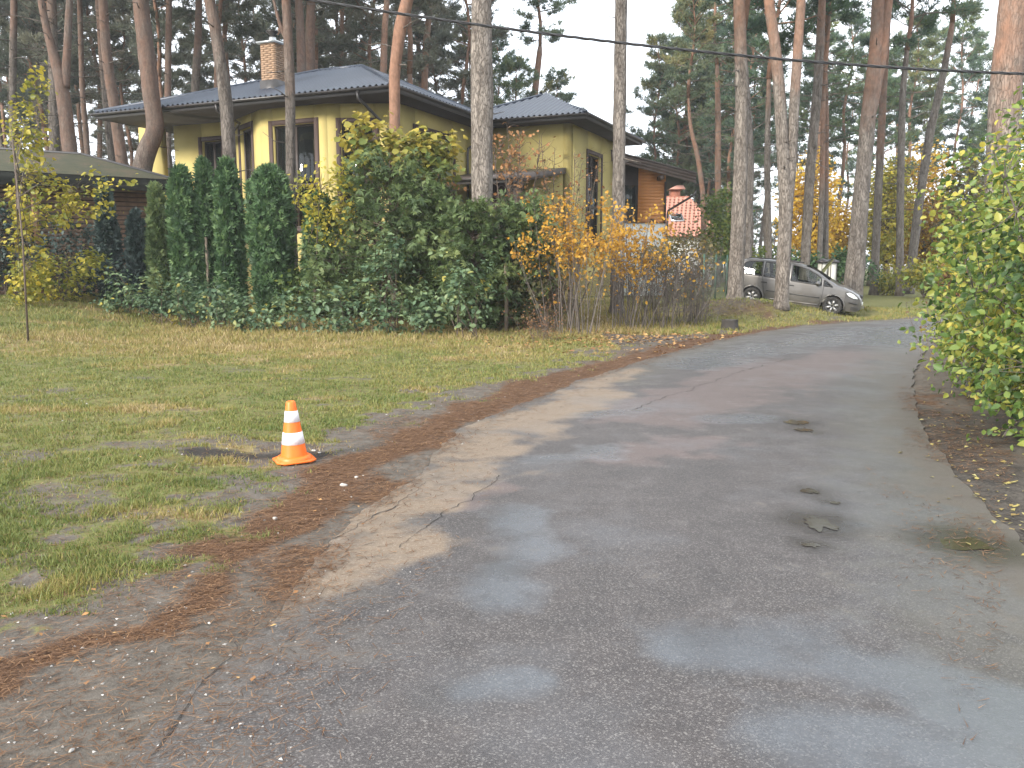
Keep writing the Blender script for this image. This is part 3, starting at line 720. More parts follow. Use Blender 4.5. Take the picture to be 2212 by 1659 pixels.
# plan corners of the bay, measured from the photograph
bx1, _ = house_x(706, 240, OV)        # corner between the two front panels
bx0, _ = house_x(562, 250, OV)
ax1, _ = house_x(500, 265, 2.5); ax0, _ = house_x(376, 300, 2.5)
ex0, _ = house_x(347, 300, 2.5); ex1, _ = house_x(300, 300, 2.5)
cornr = (-OV, house_y(862, 230, -OV)[0])
def zz(px, py, yl): return house_x(px, py, yl)[1]
segs = []
tC, tD, tA, tR = zz(640, 268, OV), zz(760, 266, 1.3), zz(450, 305, 2.5), house_y(935, 290, -OV)[1]
def win_on(a, b_, px0, px1, ztop, zbot):
    """window span along the wall a-b_ between two photo columns"""
    a, b_ = np.array(a, float), np.array(b_, float); t = (b_ - a); L = np.linalg.norm(t); t = t / L
    res = []
    for px in (px0, px1):
        d = ray(px, 300); c, s = math.cos(-HA), math.sin(-HA); ox, oy = -HC[0], -HC[1]
        o = np.array([ox * c - oy * s, ox * s + oy * c]); dl = np.array([d[0] * c - d[1] * s, d[0] * s + d[1] * c])
        A_ = np.array([[dl[0], -t[0]], [dl[1], -t[1]]]); q = np.linalg.solve(A_, a - o); res.append(q[1])
    return (max(0.2, min(res)), min(L - 0.2, max(res)), zbot, ztop)
pA0, pA1, pB1, pC1 = (ax0, 2.5), (ax1, 2.5), (bx0, OV), (bx1, OV)
wall_seg(house, pA0, pA1, WZ0, WZ1, [win_on(pA0, pA1, 436, 478, tA, 3.0)])
wall_seg(house, pA1, pB1, WZ0, WZ1, [win_on(pA1, pB1, 519, 544, zz(530, 277, 1.7), 3.0)], mullions=0)
wall_seg(house, pB1, pC1, WZ0, WZ1, [win_on(pB1, pC1, 590, 680, tC, 3.0)])
wall_seg(house, pC1, cornr, WZ0, WZ1, [win_on(pC1, cornr, 737, 808, tD, 3.0)])
wall_seg(house, cornr, (-OV, 8.2), WZ0, WZ1, [win_on(cornr, (-OV, 8.2), 897, 978, tR, 2.3)], mullions=2)
wall_seg(house, (ex1, 2.5), (ex0, 2.5), WZ0, WZ1)                       # free-standing pier at the terrace
wall_seg(house, (ax0, 9.0), (ax0 + 0.002, 2.8), WZ0, WZ1)
wall_seg(house, (ex1, 9.0), (ax0 - 0.0, 9.0), WZ0, 3.2)
wall_seg(house, (-OV, 9.6), (ax0, 9.6), WZ0, WZ1)
# wing
EW = to_local(P(1266, 254, 32.9)); EWX, EWY = EW[0], EW[1]
WEND = house_y(1388, 305, EWX)[0]
wc = (EWX - OV, EWY + OV); wend = (EWX - OV, WEND - OV)
wall_seg(house, (-OV - 0.3, EWY + OV), wc, WZ0, WZ1)
wt = house_y(1280, 335, EWX - OV)[1]
wall_seg(house, wc, wend, WZ0, WZ1, [win_on(wc, wend, 1270, 1299, wt, 2.6)], mullions=1)
wall_seg(house, wend, (-OV - 0.3, WEND - OV), WZ0, WZ1)

def hip_roof(parent, x0, x1, y0, y1, z, apex0, apex1, zr, pitch=0.23):
    """corrugated sheets on four slopes; ridge from apex0 to apex1 (plan points)"""
    c = [np.array((x0, y0)), np.array((x1, y0)), np.array((x1, y1)), np.array((x0, y1))]
    a0, a1 = np.array(apex0, float), np.array(apex1, float)
    for (p, q, ra, rb_) in ((c[0], c[1], a0, a1), (c[1], c[2], a1, a1), (c[2], c[3], a1, a0), (c[3], c[0], a0, a0)):
        L = np.linalg.norm(q - p); t = (q - p) / L; nn = np.array([-t[1], t[0]])
        sa, ha = (ra - p) @ t, (ra - p) @ nn; sb, hb = (rb_ - p) @ t, (rb_ - p) @ nn
        k = int(L / (pitch / 6)); s = np.linspace(0, L, k + 1)
        hh = np.where(s < sa, ha * s / max(sa, 1e-6), np.where(s > sb, hb * (L - s) / max(L - sb, 1e-6), ha + (hb - ha) * (s - sa) / max(sb - sa, 1e-6)))
        ph = (s / pitch) % 1.0
        wave = 0.035 * np.clip(np.cos(ph * 2 * math.pi) * 1.6, -1, 1)
        slope = (zr - z) / ha
        rows = []
        for f, ex in ((0.0, -0.06), (0.33, 0), (0.66, 0), (1.0, 0)):
            h = hh * f + ex
            rows.append(np.column_stack([p[0] + t[0] * s + nn[0] * h, p[1] + t[1] * s + nn[1] * h, z + slope * h + wave + 0.04]))
        v = np.concatenate(rows); n_ = len(s); i = np.arange(n_ - 1)
        fs = [np.stack([i + r_ * n_, i + 1 + r_ * n_, i + 1 + (r_ + 1) * n_, i + (r_ + 1) * n_], -1) for r_ in range(3)]
        MB().add(v, fs).build('roof_sheet', M['roof'], parent)
        up = np.array([0, 0, 0.06])
        cap = MB().tube([np.array([p[0], p[1], z]) + up, np.array([ra[0], ra[1], zr]) + up], 0.07, 6); cap.build('hip_cap', M['roof'], parent)
    if np.linalg.norm(a1 - a0) > 0.1:
        MB().tube([(a0[0], a0[1], zr + 0.06), (a1[0], a1[1], zr + 0.06)], 0.07, 6).build('ridge_cap', M['roof'], parent)
def eave_trim(parent, p, q, z, inset=OV):
    p, q = np.array(p, float), np.array(q, float); L = np.linalg.norm(q - p); t = (q - p) / L; nn = np.array([-t[1], t[0]])
    def bx(d0, d1, z0, z1, s0=0.0, s1=L):
        mb = MB(); v = [(p[0] + t[0] * s + nn[0] * d, p[1] + t[1] * s + nn[1] * d, zz_) for zz_ in (z0, z1) for (s, d) in ((s0, d0), (s1, d0), (s1, d1), (s0, d1))]
        return mb.add(v, np.array([[0, 3, 2, 1], [4, 5, 6, 7], [0, 1, 5, 4], [1, 2, 6, 5], [2, 3, 7, 6], [3, 0, 4, 7]]))
    bx(0.0, 0.03, z - 0.20, z - 0.0).build('fascia', M['fascia'], parent)
    g = MB(); th = np.linspace(math.pi, 2 * math.pi, 7)
    prof = [(-0.075 + 0.07 * math.cos(a), z - 0.015 + 0.085 * math.sin(a)) for a in th]
    prof2 = [(-0.075 + 0.058 * math.cos(a), z - 0.013 + 0.072 * math.sin(a)) for a in th[::-1]]
    pr = prof + prof2; k = len(pr)
    v = [(p[0] + t[0] * s + nn[0] * d, p[1] + t[1] * s + nn[1] * d, h) for s in (-0.14, L + 0.14) for d, h in pr]
    g.add(v, [np.array([[i, (i + 1) % k, k + (i + 1) % k, k + i] for i in range(k)]), np.array([list(range(k))[::-1]]), np.array([[k + i for i in range(k)]])]).build('gutter', M['gutter'], parent)
def soffit(parent, poly, z):
    MB().prism(poly, z - 0.03, z).build('soffit', M['soffit'], parent)
HX0 = -HLEN
HD = 10.6
hip_roof(house, HX0, 0, 0, HD, EZ, (-6.6, 5.3), (-4.6, 5.3), EZ + 2.0)
apx = to_local(P(740, 149, 33.3))
for a, c in (((HX0, 0), (0, 0)), ((0, 0), (0, EWY - 0.16)), ((HX0, HD), (HX0, 0))): eave_trim(house, a, c, EZ)
soffit(house, [(HX0 + 0.04, 0.04), (-0.04, 0.04), (-0.04, HD - 0.04), (HX0 + 0.04, HD - 0.04)], EZ - 0.155)
wax = ((-2.0 + EWX) / 2 - 0.3, (EWY + WEND) / 2)
hip_roof(house, -2.2, EWX, EWY, WEND, EZ - 0.02, (wax[0], wax[1] - 0.3), (wax[0], wax[1] + 0.3), EZ + 1.45)
for a, c in (((0.16, EWY), (EWX, EWY)), ((EWX, EWY), (EWX, WEND))): eave_trim(house, a, c, EZ - 0.02)
soffit(house, [(0.0, EWY + 0.04), (EWX - 0.04, EWY + 0.04), (EWX - 0.04, WEND - 0.04), (0.0, WEND - 0.04)], EZ - 0.165)
# downpipes
def pipe(parent, pts, r=0.05): MB().tube(pts, r, 8).build('downpipe', M['gutter'], parent, True)
dpx, dpz = house_x(775, 215, 0.0)
d2 = np.array(pC1) + (np.array(cornr) - np.array(pC1)) * 0.86; d2 = d2 + np.array([0.05, -0.12])
pipe(house, [(dpx, -0.07, EZ - 0.1), (dpx, -0.05, EZ - 0.33), (dpx + 0.1, 0.1, EZ - 0.45), (d2[0] - 0.05, d2[1] - 0.03, EZ - 1.0), (d2[0], d2[1], EZ - 1.2), (d2[0], d2[1], 0.4)])
dy1 = house_y(1010, 300, -OV + 0.1)[0]
pipe(house, [(0.05, dy1 + 0.5, EZ - 0.1), (0.02, dy1 + 0.45, EZ - 0.35), (-OV + 0.12, dy1, EZ - 1.1), (-OV + 0.1, dy1, EZ - 1.3), (-OV + 0.1, dy1, 0.4)])
d3 = house_x(470, 240, 0.0)[0]
pipe(house, [(d3, -0.07, EZ - 0.1), (d3, -0.04, EZ - 0.3), (d3 + 0.25, 0.8, EZ - 0.62), (ax1 - 0.25, 2.3, EZ - 1.05), (ax1 - 0.2, 2.42, EZ - 1.3), (ax1 - 0.2, 2.42, 0.4)])
# porch canopy and its brown side walls under the right eaves
cz = house_y(1060, 345, 0.6)[1]
mb = MB(); pcx0, pcx1, pcy0, pcy1 = -0.6, 2.9, 3.6, EWY + OV - 0.05
v = [(pcx0, pcy0, 4.55), (pcx1, pcy0, 4.55), (pcx1, pcy1, 5.25), (pcx0, pcy1, 5.25)]
v += [(x_, y_, z_ + 0.22) for x_, y_, z_ in v]
mb.add(v, np.array([[0, 3, 2, 1], [4, 5, 6, 7], [0, 1, 5, 4], [1, 2, 6, 5], [2, 3, 7, 6], [3, 0, 4, 7]])).build('porch_canopy', M['roof_b'], house)
eave_trim(house, (pcx0, pcy0 - 0.04), (pcx1, pcy0 - 0.04), 4.74)
MB().box((1.0, 5.0, 0.2), (1.3, 7.6, 4.9)).build('porch_wall', M['brown'], house)
MB().box((2.45, 3.9, 0.2), (2.65, 4.1, 4.6)).build('porch_post', M['darkwood'], house)
# chimney of buff bricks: every brick its own piece
chp = P(592, 172, 32.3); chl = to_local(chp)
cw, cd = 0.62, 0.62; cz0 = EZ + 0.75; cz1 = P(590, 97, 32.3)[2]
MB().box((chl[0] - cw / 2 + 0.02, chl[1] - cd / 2 + 0.02, cz0 - 0.5), (chl[0] + cw / 2 - 0.02, chl[1] + cd / 2 - 0.02, cz1 - 0.01)).build('chimney', M['mortar'], house)
chim = house.children[-1]
MB().box((chl[0] - cw / 2 - 0.05, chl[1] - cd / 2 - 0.05, cz0 - 0.5), (chl[0] + cw / 2 + 0.05, chl[1] + cd / 2 + 0.05, cz0 + 0.22)).build('flashing', M['fascia'], chim)
brick_me = MB().box((-0.145, -0.03, -0.032), (0.145, 0.03, 0.032)).mesh('brick', M['brick'])
half_me = MB().box((-0.068, -0.03, -0.032), (0.068, 0.03, 0.032)).mesh('brick', M['brick'])
zc = cz0 + 0.26; row = 0
while zc < cz1 - 0.02:
    for (ux, uy, ang) in ((0, -1, 0), (1, 0, math.pi / 2), (0, 1, 0), (-1, 0, math.pi / 2)):
        offs = [(-0.155, brick_me), (0.155, brick_me)] if row % 2 == 0 else [(-0.235, half_me), (0.0, brick_me), (0.235, half_me)]
        for o_, me in offs:
            br = link('brick', me, chim)
            br.location = (chl[0] + ux * (cw / 2 - 0.02) + (o_ if uy else 0), chl[1] + uy * (cd / 2 - 0.02) + (o_ if ux else 0), zc + R0.uniform(-0.002, 0.002)); br.rotation_euler = (0, 0, ang)
    zc += 0.076; row += 1
MB().box((chl[0] - 0.42, chl[1] - 0.42, cz1), (chl[0] + 0.42, chl[1] + 0.42, cz1 + 0.06)).build('chimney_cap', M['zinc'], chim)
MB().lathe([(0.0, 0.06), (0.13, 0.06), (0.13, 0.25), (0.0, 0.25)], 16, (chl[0], chl[1], cz1)).build('flue', M['zinc'], chim)
MB().lathe([(0.09, 0.25), (0.10, 0.33), (0.22, 0.44), (0.22, 0.47), (0.0, 0.50)], 16, (chl[0], chl[1], cz1)).build('cowl', M['soot'], chim)

# ------------------------------------------------------------------ orange annex behind the house
M['orange'] = plain('orange_boards', (0.58, 0.245, 0.085), 0.6, 0.10, 3)
M['whitewash'] = plain('white_plaster', (0.70, 0.70, 0.66), 0.9, 0.08, 2)
AY = 40.0
a0, a1 = P(1352, 440, AY), P(1437, 440, AY)
AA = math.atan2(a1[1] - a0[1], a1[0] - a0[0])
annex = thing('orange_annex', 'orange boarded annex with brown single-slope roof on a white base, right of the yellow house', 'house', (a1[0], a1[1], 0), AA)
AL = 7.0; zb = P(1400, 481, AY)[2]; zt = P(1430, 405, AY)[2]
nb = int((zt + 0.9 - zb) / 0.145)
xw = -(1437 - 1378) * kpx(AY); 
plank = MB().box((xw + 0.02, -0.03, 0.0), (-0.002, 0.0, 0.1425)).mesh('plank', M['orange'])
for i in range(nb):
    zc = zb + i * 0.145
    link('plank', plank, annex, (0, 0, zc))

MB().box((-AL, -0.05, 0.0), (0.05, 7.9, zb - 0.03)).build('base_wall', M['whitewash'], annex)
MB().box((-AL, -0.1, zb - 0.03), (0.1, -0.05, zb)).build('ledge', M['brown'], annex)
w0, w1 = xw - 1.25, xw - 0.02
win = MB().box((w0 - 0.08, -0.04, zb + 0.55), (w0, 0.0, zt + 0.1)).box((w1 - 0.08, -0.04, zb + 0.55), (w1, 0, zt + 0.1)).box((w0, -0.04, zb + 0.47), (w1 - 0.08, 0, zb + 0.55)).build('window', M['soffit'], annex)
MB().box((w0, -0.02, zb + 0.55), (w1 - 0.08, -0.012, zt + 0.1)).build('pane', M['glass'], win)
MB().box((w0 + 0.7, -0.011, zb + 0.55), (w0 + 1.0, -0.004, zt + 0.1)).build('curtain', M['curtain'], win)
MB().box((-0.06, -0.06, zb), (0.04, -0.031, zt + 0.25)).build('corner_board', M['darkwood'], annex)
# roof slab falling to the right, deep verge boards
rl, rr = P(1350, 378, AY - 0.8), P(1492, 415, AY - 0.8)
sl = (rr[2] - rl[2]) / (rr[0] - rl[0])
def roof_slab(mb, x0, x1, y0, y1, zo, th):
    z = lambda x_: zt + 0.42 + sl * x_ * 1.02 + zo
    v = [(x0, y0, z(x0)), (x1, y0, z(x1)), (x1, y1, z(x1)), (x0, y1, z(x0))]; v = v + [(p[0], p[1], p[2] + th) for p in v]
    return mb.add(v, np.array([[0, 3, 2, 1], [4, 5, 6, 7], [0, 1, 5, 4], [1, 2, 6, 5], [2, 3, 7, 6], [3, 0, 4, 7]]))
ztop = lambda x_: zt + 0.42 + sl * x_ * 1.02 + 0.28
MB().add([(x_, y_, z_) for y_ in (0.003, 8.0) for x_, z_ in ((-AL, zb - 0.02), (0.0, zb - 0.02), (0.0, ztop(0)), (-AL, ztop(-AL)))], np.array([[0, 1, 2, 3], [4, 7, 6, 5], [0, 4, 5, 1], [1, 5, 6, 2], [2, 6, 7, 3], [3, 7, 4, 0]])).build('wall', M['darkwood'], annex)
M['verge'] = plain('verge_board', (0.105, 0.078, 0.068), 0.6, 0.2, 3)
xr = (1492 - 1437) * kpx(AY)
for i in range(3): roof_slab(MB(), -AL, xr - 0.05 * i * 0, -0.95 + 0.03 * (2 - i), -0.90 + 0.03 * (2 - i), 0.13 * i, 0.12).build('verge_board', M['verge'], annex)
roof_slab(MB(), -AL, xr + 0.03, -1.0, 9.0, 0.40, 0.06).build('roof', M['roof_b'], annex)
roof_slab(MB(), -AL, xr - 0.02, -0.83, 8.9, 0.30, 0.05).build('soffit', M['soffit'], annex)
MB().box((-0.42, -0.8, zt + 0.30), (-0.22, -0.04, zt + 0.46)).build('rafter_end', M['verge'], annex)
MB().tube([(xr, -0.9, zt - 0.22), (xr - 0.05, -0.9, zt - 0.4), (0.12, -0.12, zt - 1.05), (0.1, -0.1, zt - 1.25), (0.1, -0.1, 0.2)], 0.05, 8).build('downpipe', M['gutter'], annex, True)
MB().lathe([(0.0, 0.0), (0.07, 0.02), (0.10, 0.09), (0.06, 0.16), (0.0, 0.17)], 12, (-(1437 - 1409) * kpx(AY), -0.12, zb + 0.0)).build('wall_lamp', M['soot'], annex)

# ------------------------------------------------------------------ red tiled house further back
M['tile'] = plain('red_tile', (0.52, 0.25, 0.185), 0.6, 0.18, 1.2)
M['redbrick'] = plain('chimney_red', (0.36, 0.14, 0.09), 0.8, 0.2, 3)
RY = 58.0
rp = P(1490, 500, RY)
redh = thing('tiled_house', 'house with pinkish red tiled roof, skylight and capped chimney seen past the orange annex', 'house', (rp[0], rp[1], 0), math.radians(4))
k58 = kpx(RY)
zt2, zb2 = P(1500, 412, RY)[2], P(1500, 512, RY)[2]
lx, rxx = (1425 - 1490) * k58, (1565 - 1490) * k58
depth = 4.4
tl, tr_ = (1470 - 1490) * k58, (1525 - 1490) * k58
MB().box((lx + 0.6, 0.4, 0), (rxx - 0.6, 8.0, zb2 + 0.2)).build('wall', M['whitewash'], redh)
def slope_pt(u, w):
    return np.array([u, w * depth, zb2 + w * (zt2 - zb2)])
back = MB().add([slope_pt(lx, 0), slope_pt(rxx, 0), slope_pt(tr_, 1), slope_pt(tl, 1)], np.array([[0, 1, 2, 3]]))
back.add([slope_pt(rxx, 0), (rxx, 2 * depth, zb2), slope_pt(tr_, 1)], np.array([[0, 1, 2]])); back.add([slope_pt(lx, 0), slope_pt(tl, 1), (lx, 2 * depth, zb2)], np.array([[0, 1, 2]]))
roofr = back.build('roof', M['redbrick'], redh)
TW, TH = 0.30, 0.36
slen = math.hypot(depth, zt2 - zb2); tilt = math.atan2(zt2 - zb2, depth)
tv = []
for q, h in ((0.0, 0.05), (1.0, 0.015)):
    for j in range(7):
        a = j / 6; tv.append(((a - 0.5) * TW, q * TH * 1.12, h + 0.045 * math.sin(a * 2 * math.pi) + 0.045))
tv += [(v_[0], v_[1], v_[2] - 0.02) for v_ in tv[:7]]
tf = [[j, j + 1, 8 + j, 7 + j] for j in range(6)] + [[14 + j, 15 + j, j + 1, j] for j in range(6)]
tile_me = MB().add(tv, np.array(tf)).mesh('tile', M['tile'])
nrow = int(slen / TH); cnt = 0
for r_ in range(nrow):
    w = r_ * TH / slen
    xa, xb = lx + (tl - lx) * w, rxx + (tr_ - rxx) * w
    for c_ in range(int((xb - xa) / TW)):
        if cnt >= 300: break
        p_ = slope_pt(xa + TW * (c_ + 0.5), w); t_ = link('tile', tile_me, roofr)
        t_.location = p_; t_.rotation_euler = (tilt, 0, 0); cnt += 1
sk = slope_pt((1475 - 1490) * k58, 0.33)
m_ = MB().box((-0.45, 0, 0.10), (0.45, 0.9, 0.17)).build('skylight', M['zinc'], redh); m_.location = sk; m_.rotation_euler = (tilt, 0, 0)
m2 = MB().box((-0.38, 0.07, 0.171), (0.38, 0.83, 0.18)).build('pane', M['glass'], m_)
cb = slope_pt((1487 - 1490) * k58, 1.0); cb[1] += 0.3
MB().box((cb[0] - 0.1, cb[1] - 0.3, cb[2] - 0.9), (cb[0] + 0.55, cb[1] + 0.35, cb[2] + 0.45)).build('chimney', M['redbrick'], redh)
mb = MB(); 
for sgn in (-1, 1):
    v = [(cb[0] - 0.45, cb[1] + sgn * 0.55, cb[2] + 0.50), (cb[0] + 0.85, cb[1] + sgn * 0.55, cb[2] + 0.50), (cb[0] + 0.85, cb[1], cb[2] + 0.78), (cb[0] - 0.45, cb[1], cb[2] + 0.78)]
    v += [(a_, b2, c_ - 0.06) for a_, b2, c_ in v]
    mb.add(v, np.array([[0, 1, 2, 3], [7, 6, 5, 4], [0, 4, 5, 1], [1, 5, 6, 2], [2, 6, 7, 3], [3, 7, 4, 0]]))
mb.build('chimney_cap', M['tile'], redh)

# ------------------------------------------------------------------ shed with mossy roof at the left
m, n, l, b = mat_new('mossy_felt'); co = n.new('ShaderNodeTexCoord').outputs['Object']
rr_ = ramp(n, [(0.3, (0.030, 0.036, 0.014)), (0.5, (0.055, 0.053, 0.024)), (0.7, (0.095, 0.062, 0.036))]); l.new(noise(n, l, co, 1.3, 7, 0.65).outputs['Fac'], rr_.inputs[0])
l.new(rr_.outputs[0], b.inputs['Base Color']); b.inputs['Roughness'].default_value = 0.95; bump(n, l, b, noise(n, l, co, 20, 5).outputs['Fac'], 0.6, 0.04); M['moss'] = m
M['slat'] = plain('weathered_slat', (0.23, 0.15, 0.105), 0.8, 0.25, 4)
M['darkgreen'] = plain('mossy_fascia', (0.014, 0.016, 0.012), 0.85, 0.3, 5)
s0, s1 = P(60, 372, 27.2), P(377, 388, 29.6)
SA = math.atan2(s1[1] - s0[1], s1[0] - s0[0])
shed = thing('slatted_shed', 'low slatted timber shed with mossy green roof behind the sapling at the left', 'shed', (s1[0], s1[1], 0), SA)
SL = 13.0; EZs = s1[2]; rise = 1.0
def sh_roof(mb, ins, dz):
    v = [(-SL, ins, EZs + dz), (-ins, ins, EZs + dz), (-2.4, 3.2, EZs + rise + dz), (-SL, 3.2, EZs + rise + dz), (-ins, 6.4, EZs + dz), (-SL, 6.4, EZs + dz)]
    return mb.add(v, [np.array([[0, 1, 2, 3], [3, 2, 4, 5]]), np.array([[1, 4, 2]])])
sh_roof(MB(), 0, 0.0).build('roof', M['moss'], shed)
MB().tube([(-SL, 3.2, EZs + rise + 0.02), (-2.4, 3.2, EZs + rise + 0.02), (0, 0, EZs + 0.02)], 0.045, 6).build('ridge_cap', M['fascia'], shed)
MB().box((-SL, 0.02, EZs - 0.42), (-0.02, 0.06, EZs - 0.005)).build('fascia', M['darkgreen'], shed)
MB().box((-0.06, 0.06, EZs - 0.42), (-0.02, 6.3, EZs - 0.005)).build('fascia', M['darkgreen'], shed)
MB().box((-SL, 0.06, EZs - 0.20), (-0.06, 6.3, EZs - 0.17)).build('soffit', M['darkgreen'], shed)
gsh = gz(s1[0], s1[1])
zlo, zhi = 0.6, EZs - 0.42
MB().box((-SL, 1.10, 0.0), (-0.5, 1.16, EZs - 0.25)).build('wall', M['darkwood'], shed)
slat_me = MB().box((-SL, -0.022, 0.0), (-0.45, 0.0, 0.125)).mesh('slat', M['slat'])
zc = zlo
while zc < zhi + 0.15:
    o = link('slat', slat_me, shed, (R0.uniform(-0.02, 0.02), 1.095, zc)); o.rotation_euler = (math.radians(-9), 0, 0); zc += 0.155
M['shedpost'] = plain('orange_brown_post', (0.24, 0.125, 0.06), 0.75, 0.2, 4)
for x_ in (-0.4, -4.2, -8.0): MB().box((x_ - 0.09, 0.3, 0.0), (x_ + 0.09, 0.48, EZs - 0.21)).build('post', M['shedpost'], shed)
# ------------------------------------------------------------------ pines
def tufts(mb, c, d, L, nb, rng, wid=0.085, tint=None):
    """needle tufts: nb thin blades round each centre c, leaning along d"""
    c = np.asarray(c, float); N = len(c)
    if N == 0: return
    dirs = rng.normal(0, 1, (N, nb, 3)); dirs /= np.linalg.norm(dirs, axis=2)[..., None]
    dirs = dirs * 0.85 + np.asarray(d)[:, None] * 0.75 + np.array([0, 0, 0.22]); dirs /= np.linalg.norm(dirs, axis=2)[..., None]
    Ls = (np.broadcast_to(np.asarray(L, float), (N,))[:, None] * rng.uniform(0.6, 1.2, (N, nb)))[..., None]
    side = np.cross(dirs, rng.normal(0, 1, (N, nb, 3))); side /= np.linalg.norm(side, axis=2)[..., None] + 1e-9
    o = c[:, None] + rng.normal(0, 0.04, (N, nb, 3))
    mid = o + dirs * Ls * 0.45
    v = np.stack([o - dirs * Ls * 0.1, mid + side * Ls * wid, o + dirs * Ls, mid - side * Ls * wid], 2).reshape(-1, 3)
    if tint is None: tint = rng.random(N)
    t = np.clip(np.repeat(tint, nb) + rng.normal(0, 0.10, N * nb), 0, 1)
    mb.add(v, np.arange(N * nb * 4).reshape(-1, 4), np.repeat(t, 4))
def unit(v): return v / (np.linalg.norm(v) + 1e-9)
def crown_proto(seed, Hc, R, nb, per, L=0.30, blades=11, stem_r=0.13, flat=0.0, dead=0, low_taper=0.5):
    rng = np.random.default_rng(seed); wood, leaf = MB(), MB()
    zs = np.linspace(0, Hc, 9); ph = rng.uniform(0, 6, 2)
    sx, sy = 0.18 * np.sin(zs * 0.8 + ph[0]) - 0.18 * math.sin(ph[0]), 0.18 * np.sin(zs * 0.7 + ph[1]) - 0.18 * math.sin(ph[1])
    stem = np.stack([sx, sy, zs], -1); wood.tube(stem, np.linspace(stem_r, 0.025, 9), 7, tint=0.9)
    cs, ds, ts = [], [], []
    az = rng.uniform(0, 6)
    for i in range(nb + dead):
        isdead = i >= nb
        t = (i + rng.random()) / nb if not isdead else -rng.uniform(0.05, 0.6)
        az += 2.4 + rng.normal(0, 0.5)
        z = Hc * t ** 0.95 if not isdead else Hc * t
        p0 = np.array([np.interp(z, zs, sx), np.interp(z, zs, sy), z]) if z > 0 else np.array([0, 0, z])
        prof = (low_taper + (1 - low_taper) * math.sin(min(1, t / 0.35) * math.pi / 2)) * math.sqrt(max(0.03, 1 - t ** 1.7)) if not isdead else 0.55
        ln = R * prof * rng.uniform(0.55, 1.15)
        el = (0.05 + 0.65 * t + rng.normal(0, 0.16)) if not isdead else rng.normal(-0.1, 0.25)
        h = np.array([math.cos(az), math.sin(az), 0.0]); lat = np.array([-h[1], h[0], 0.0])
        pts = [p0]; d = unit(h * math.cos(el) + np.array([0, 0, math.sin(el)]))
        for k in range(5):
            d = unit(d + lat * rng.normal(0, 0.16) + np.array([0, 0, rng.normal(0.05 if not isdead else 0.02, 0.13)])); pts.append(pts[-1] + d * ln / 5)
        pts = np.array(pts); r0 = (0.016 + 0.012 * ln) * (0.7 if isdead else 1)
        wood.tube(pts, np.linspace(r0, 0.008, 6), 4, tint=0.4 + 0.5 * (t > 0.3), cap=False)
        bt = np.clip(rng.normal(0.42 + 0.16 * t, 0.15), 0, 0.95)
        for q in range(per if not isdead else 3):
            f = rng.uniform(0.38, 1.0); ip = f * 5; k = min(4, int(ip)); s = pts[k] + (pts[k + 1] - pts[k]) * (ip - k)
            sgn = rng.choice([-1, 1]); d2 = unit(unit(pts[k + 1] - pts[k]) * rng.uniform(0.3, 1.0) + lat * sgn * rng.uniform(0.3, 1.0) + np.array([0, 0, rng.uniform(-0.12, 0.4)]))
            l2 = rng.uniform(0.35, 0.85) * (0.5 + 0.22 * R) * (1.15 - 0.4 * f)
            e = s + d2 * l2
            wood.tube(np.array([s, s + d2 * l2 * 0.5 + np.array([0, 0, 0.03]), e]), [0.011, 0.007, 0.004], 3, tint=0.3, cap=False)
            if isdead: continue
            m_ = 5
            u = np.linspace(0.35, 1.05, m_)[:, None]
            cc = s + d2 * l2 * u + rng.normal(0, 0.11, (m_, 3)) * np.array([1, 1, 0.55]); cs.append(cc); ds.append(np.broadcast_to(d2, (m_, 3))); ts.append(np.clip(bt + rng.normal(0, 0.08, m_), 0, 1))
    if cs: tufts(leaf, np.concatenate(cs), np.concatenate(ds), L, blades, rng, tint=np.concatenate(ts))
    return wood.mesh('branches', M['bark']), leaf.mesh('crown', M['needle'])
CROWNS = []
for i, (Hc, R, nb, per, dead) in enumerate([(8.5, 2.7, 40, 7, 8), (10.5, 3.2, 46, 7, 10), (7.0, 2.4, 32, 7, 14), (12.5, 3.0, 50, 7, 6), (9.0, 2.1, 36, 6, 16), (6.0, 2.8, 30, 8, 10)]):
    CROWNS.append(crown_proto(900 + i, Hc, R, nb, per) + (Hc,))
dull = [c[1].copy() for c in CROWNS]
for d_ in dull: d_.materials[0] = M['needle_dull']

def trunk_mesh(pts, rad, seg, tints, rough, rng):
    mb = MB(); mb.tube(pts, rad, seg, tint=tints, rough=rough, rng=rng); return mb
def resample(pts, vals, step):
    pts = np.asarray(pts, float); d = np.concatenate([[0], np.cumsum(np.linalg.norm(np.diff(pts, axis=0), axis=1))])
    n_ = max(4, int(d[-1] / step)); s = np.linspace(0, d[-1], n_ + 1)
    # smooth interpolation through the measured points
    out = np.stack([np.interp(s, d, pts[:, i]) for i in range(3)], -1); v = np.interp(s, d, vals)
    for _ in range(max(1, int(0.7 / step))):
        out[1:-1] = (out[:-2] + 2 * out[1:-1] + out[2:]) / 4
    return out, v
def add_crown(root, top, ci, sc, rng, dullc=False):
    wood, leaf, Hc = CROWNS[ci]
    rz = rng.uniform(0, 6.28)
    for nm, me in (('branches', wood), ('crown', dull[ci] if dullc else leaf)):
        o = link(nm, me, root); o.location = top; o.scale = (sc, sc, sc); o.rotation_euler = (0, 0, rz)
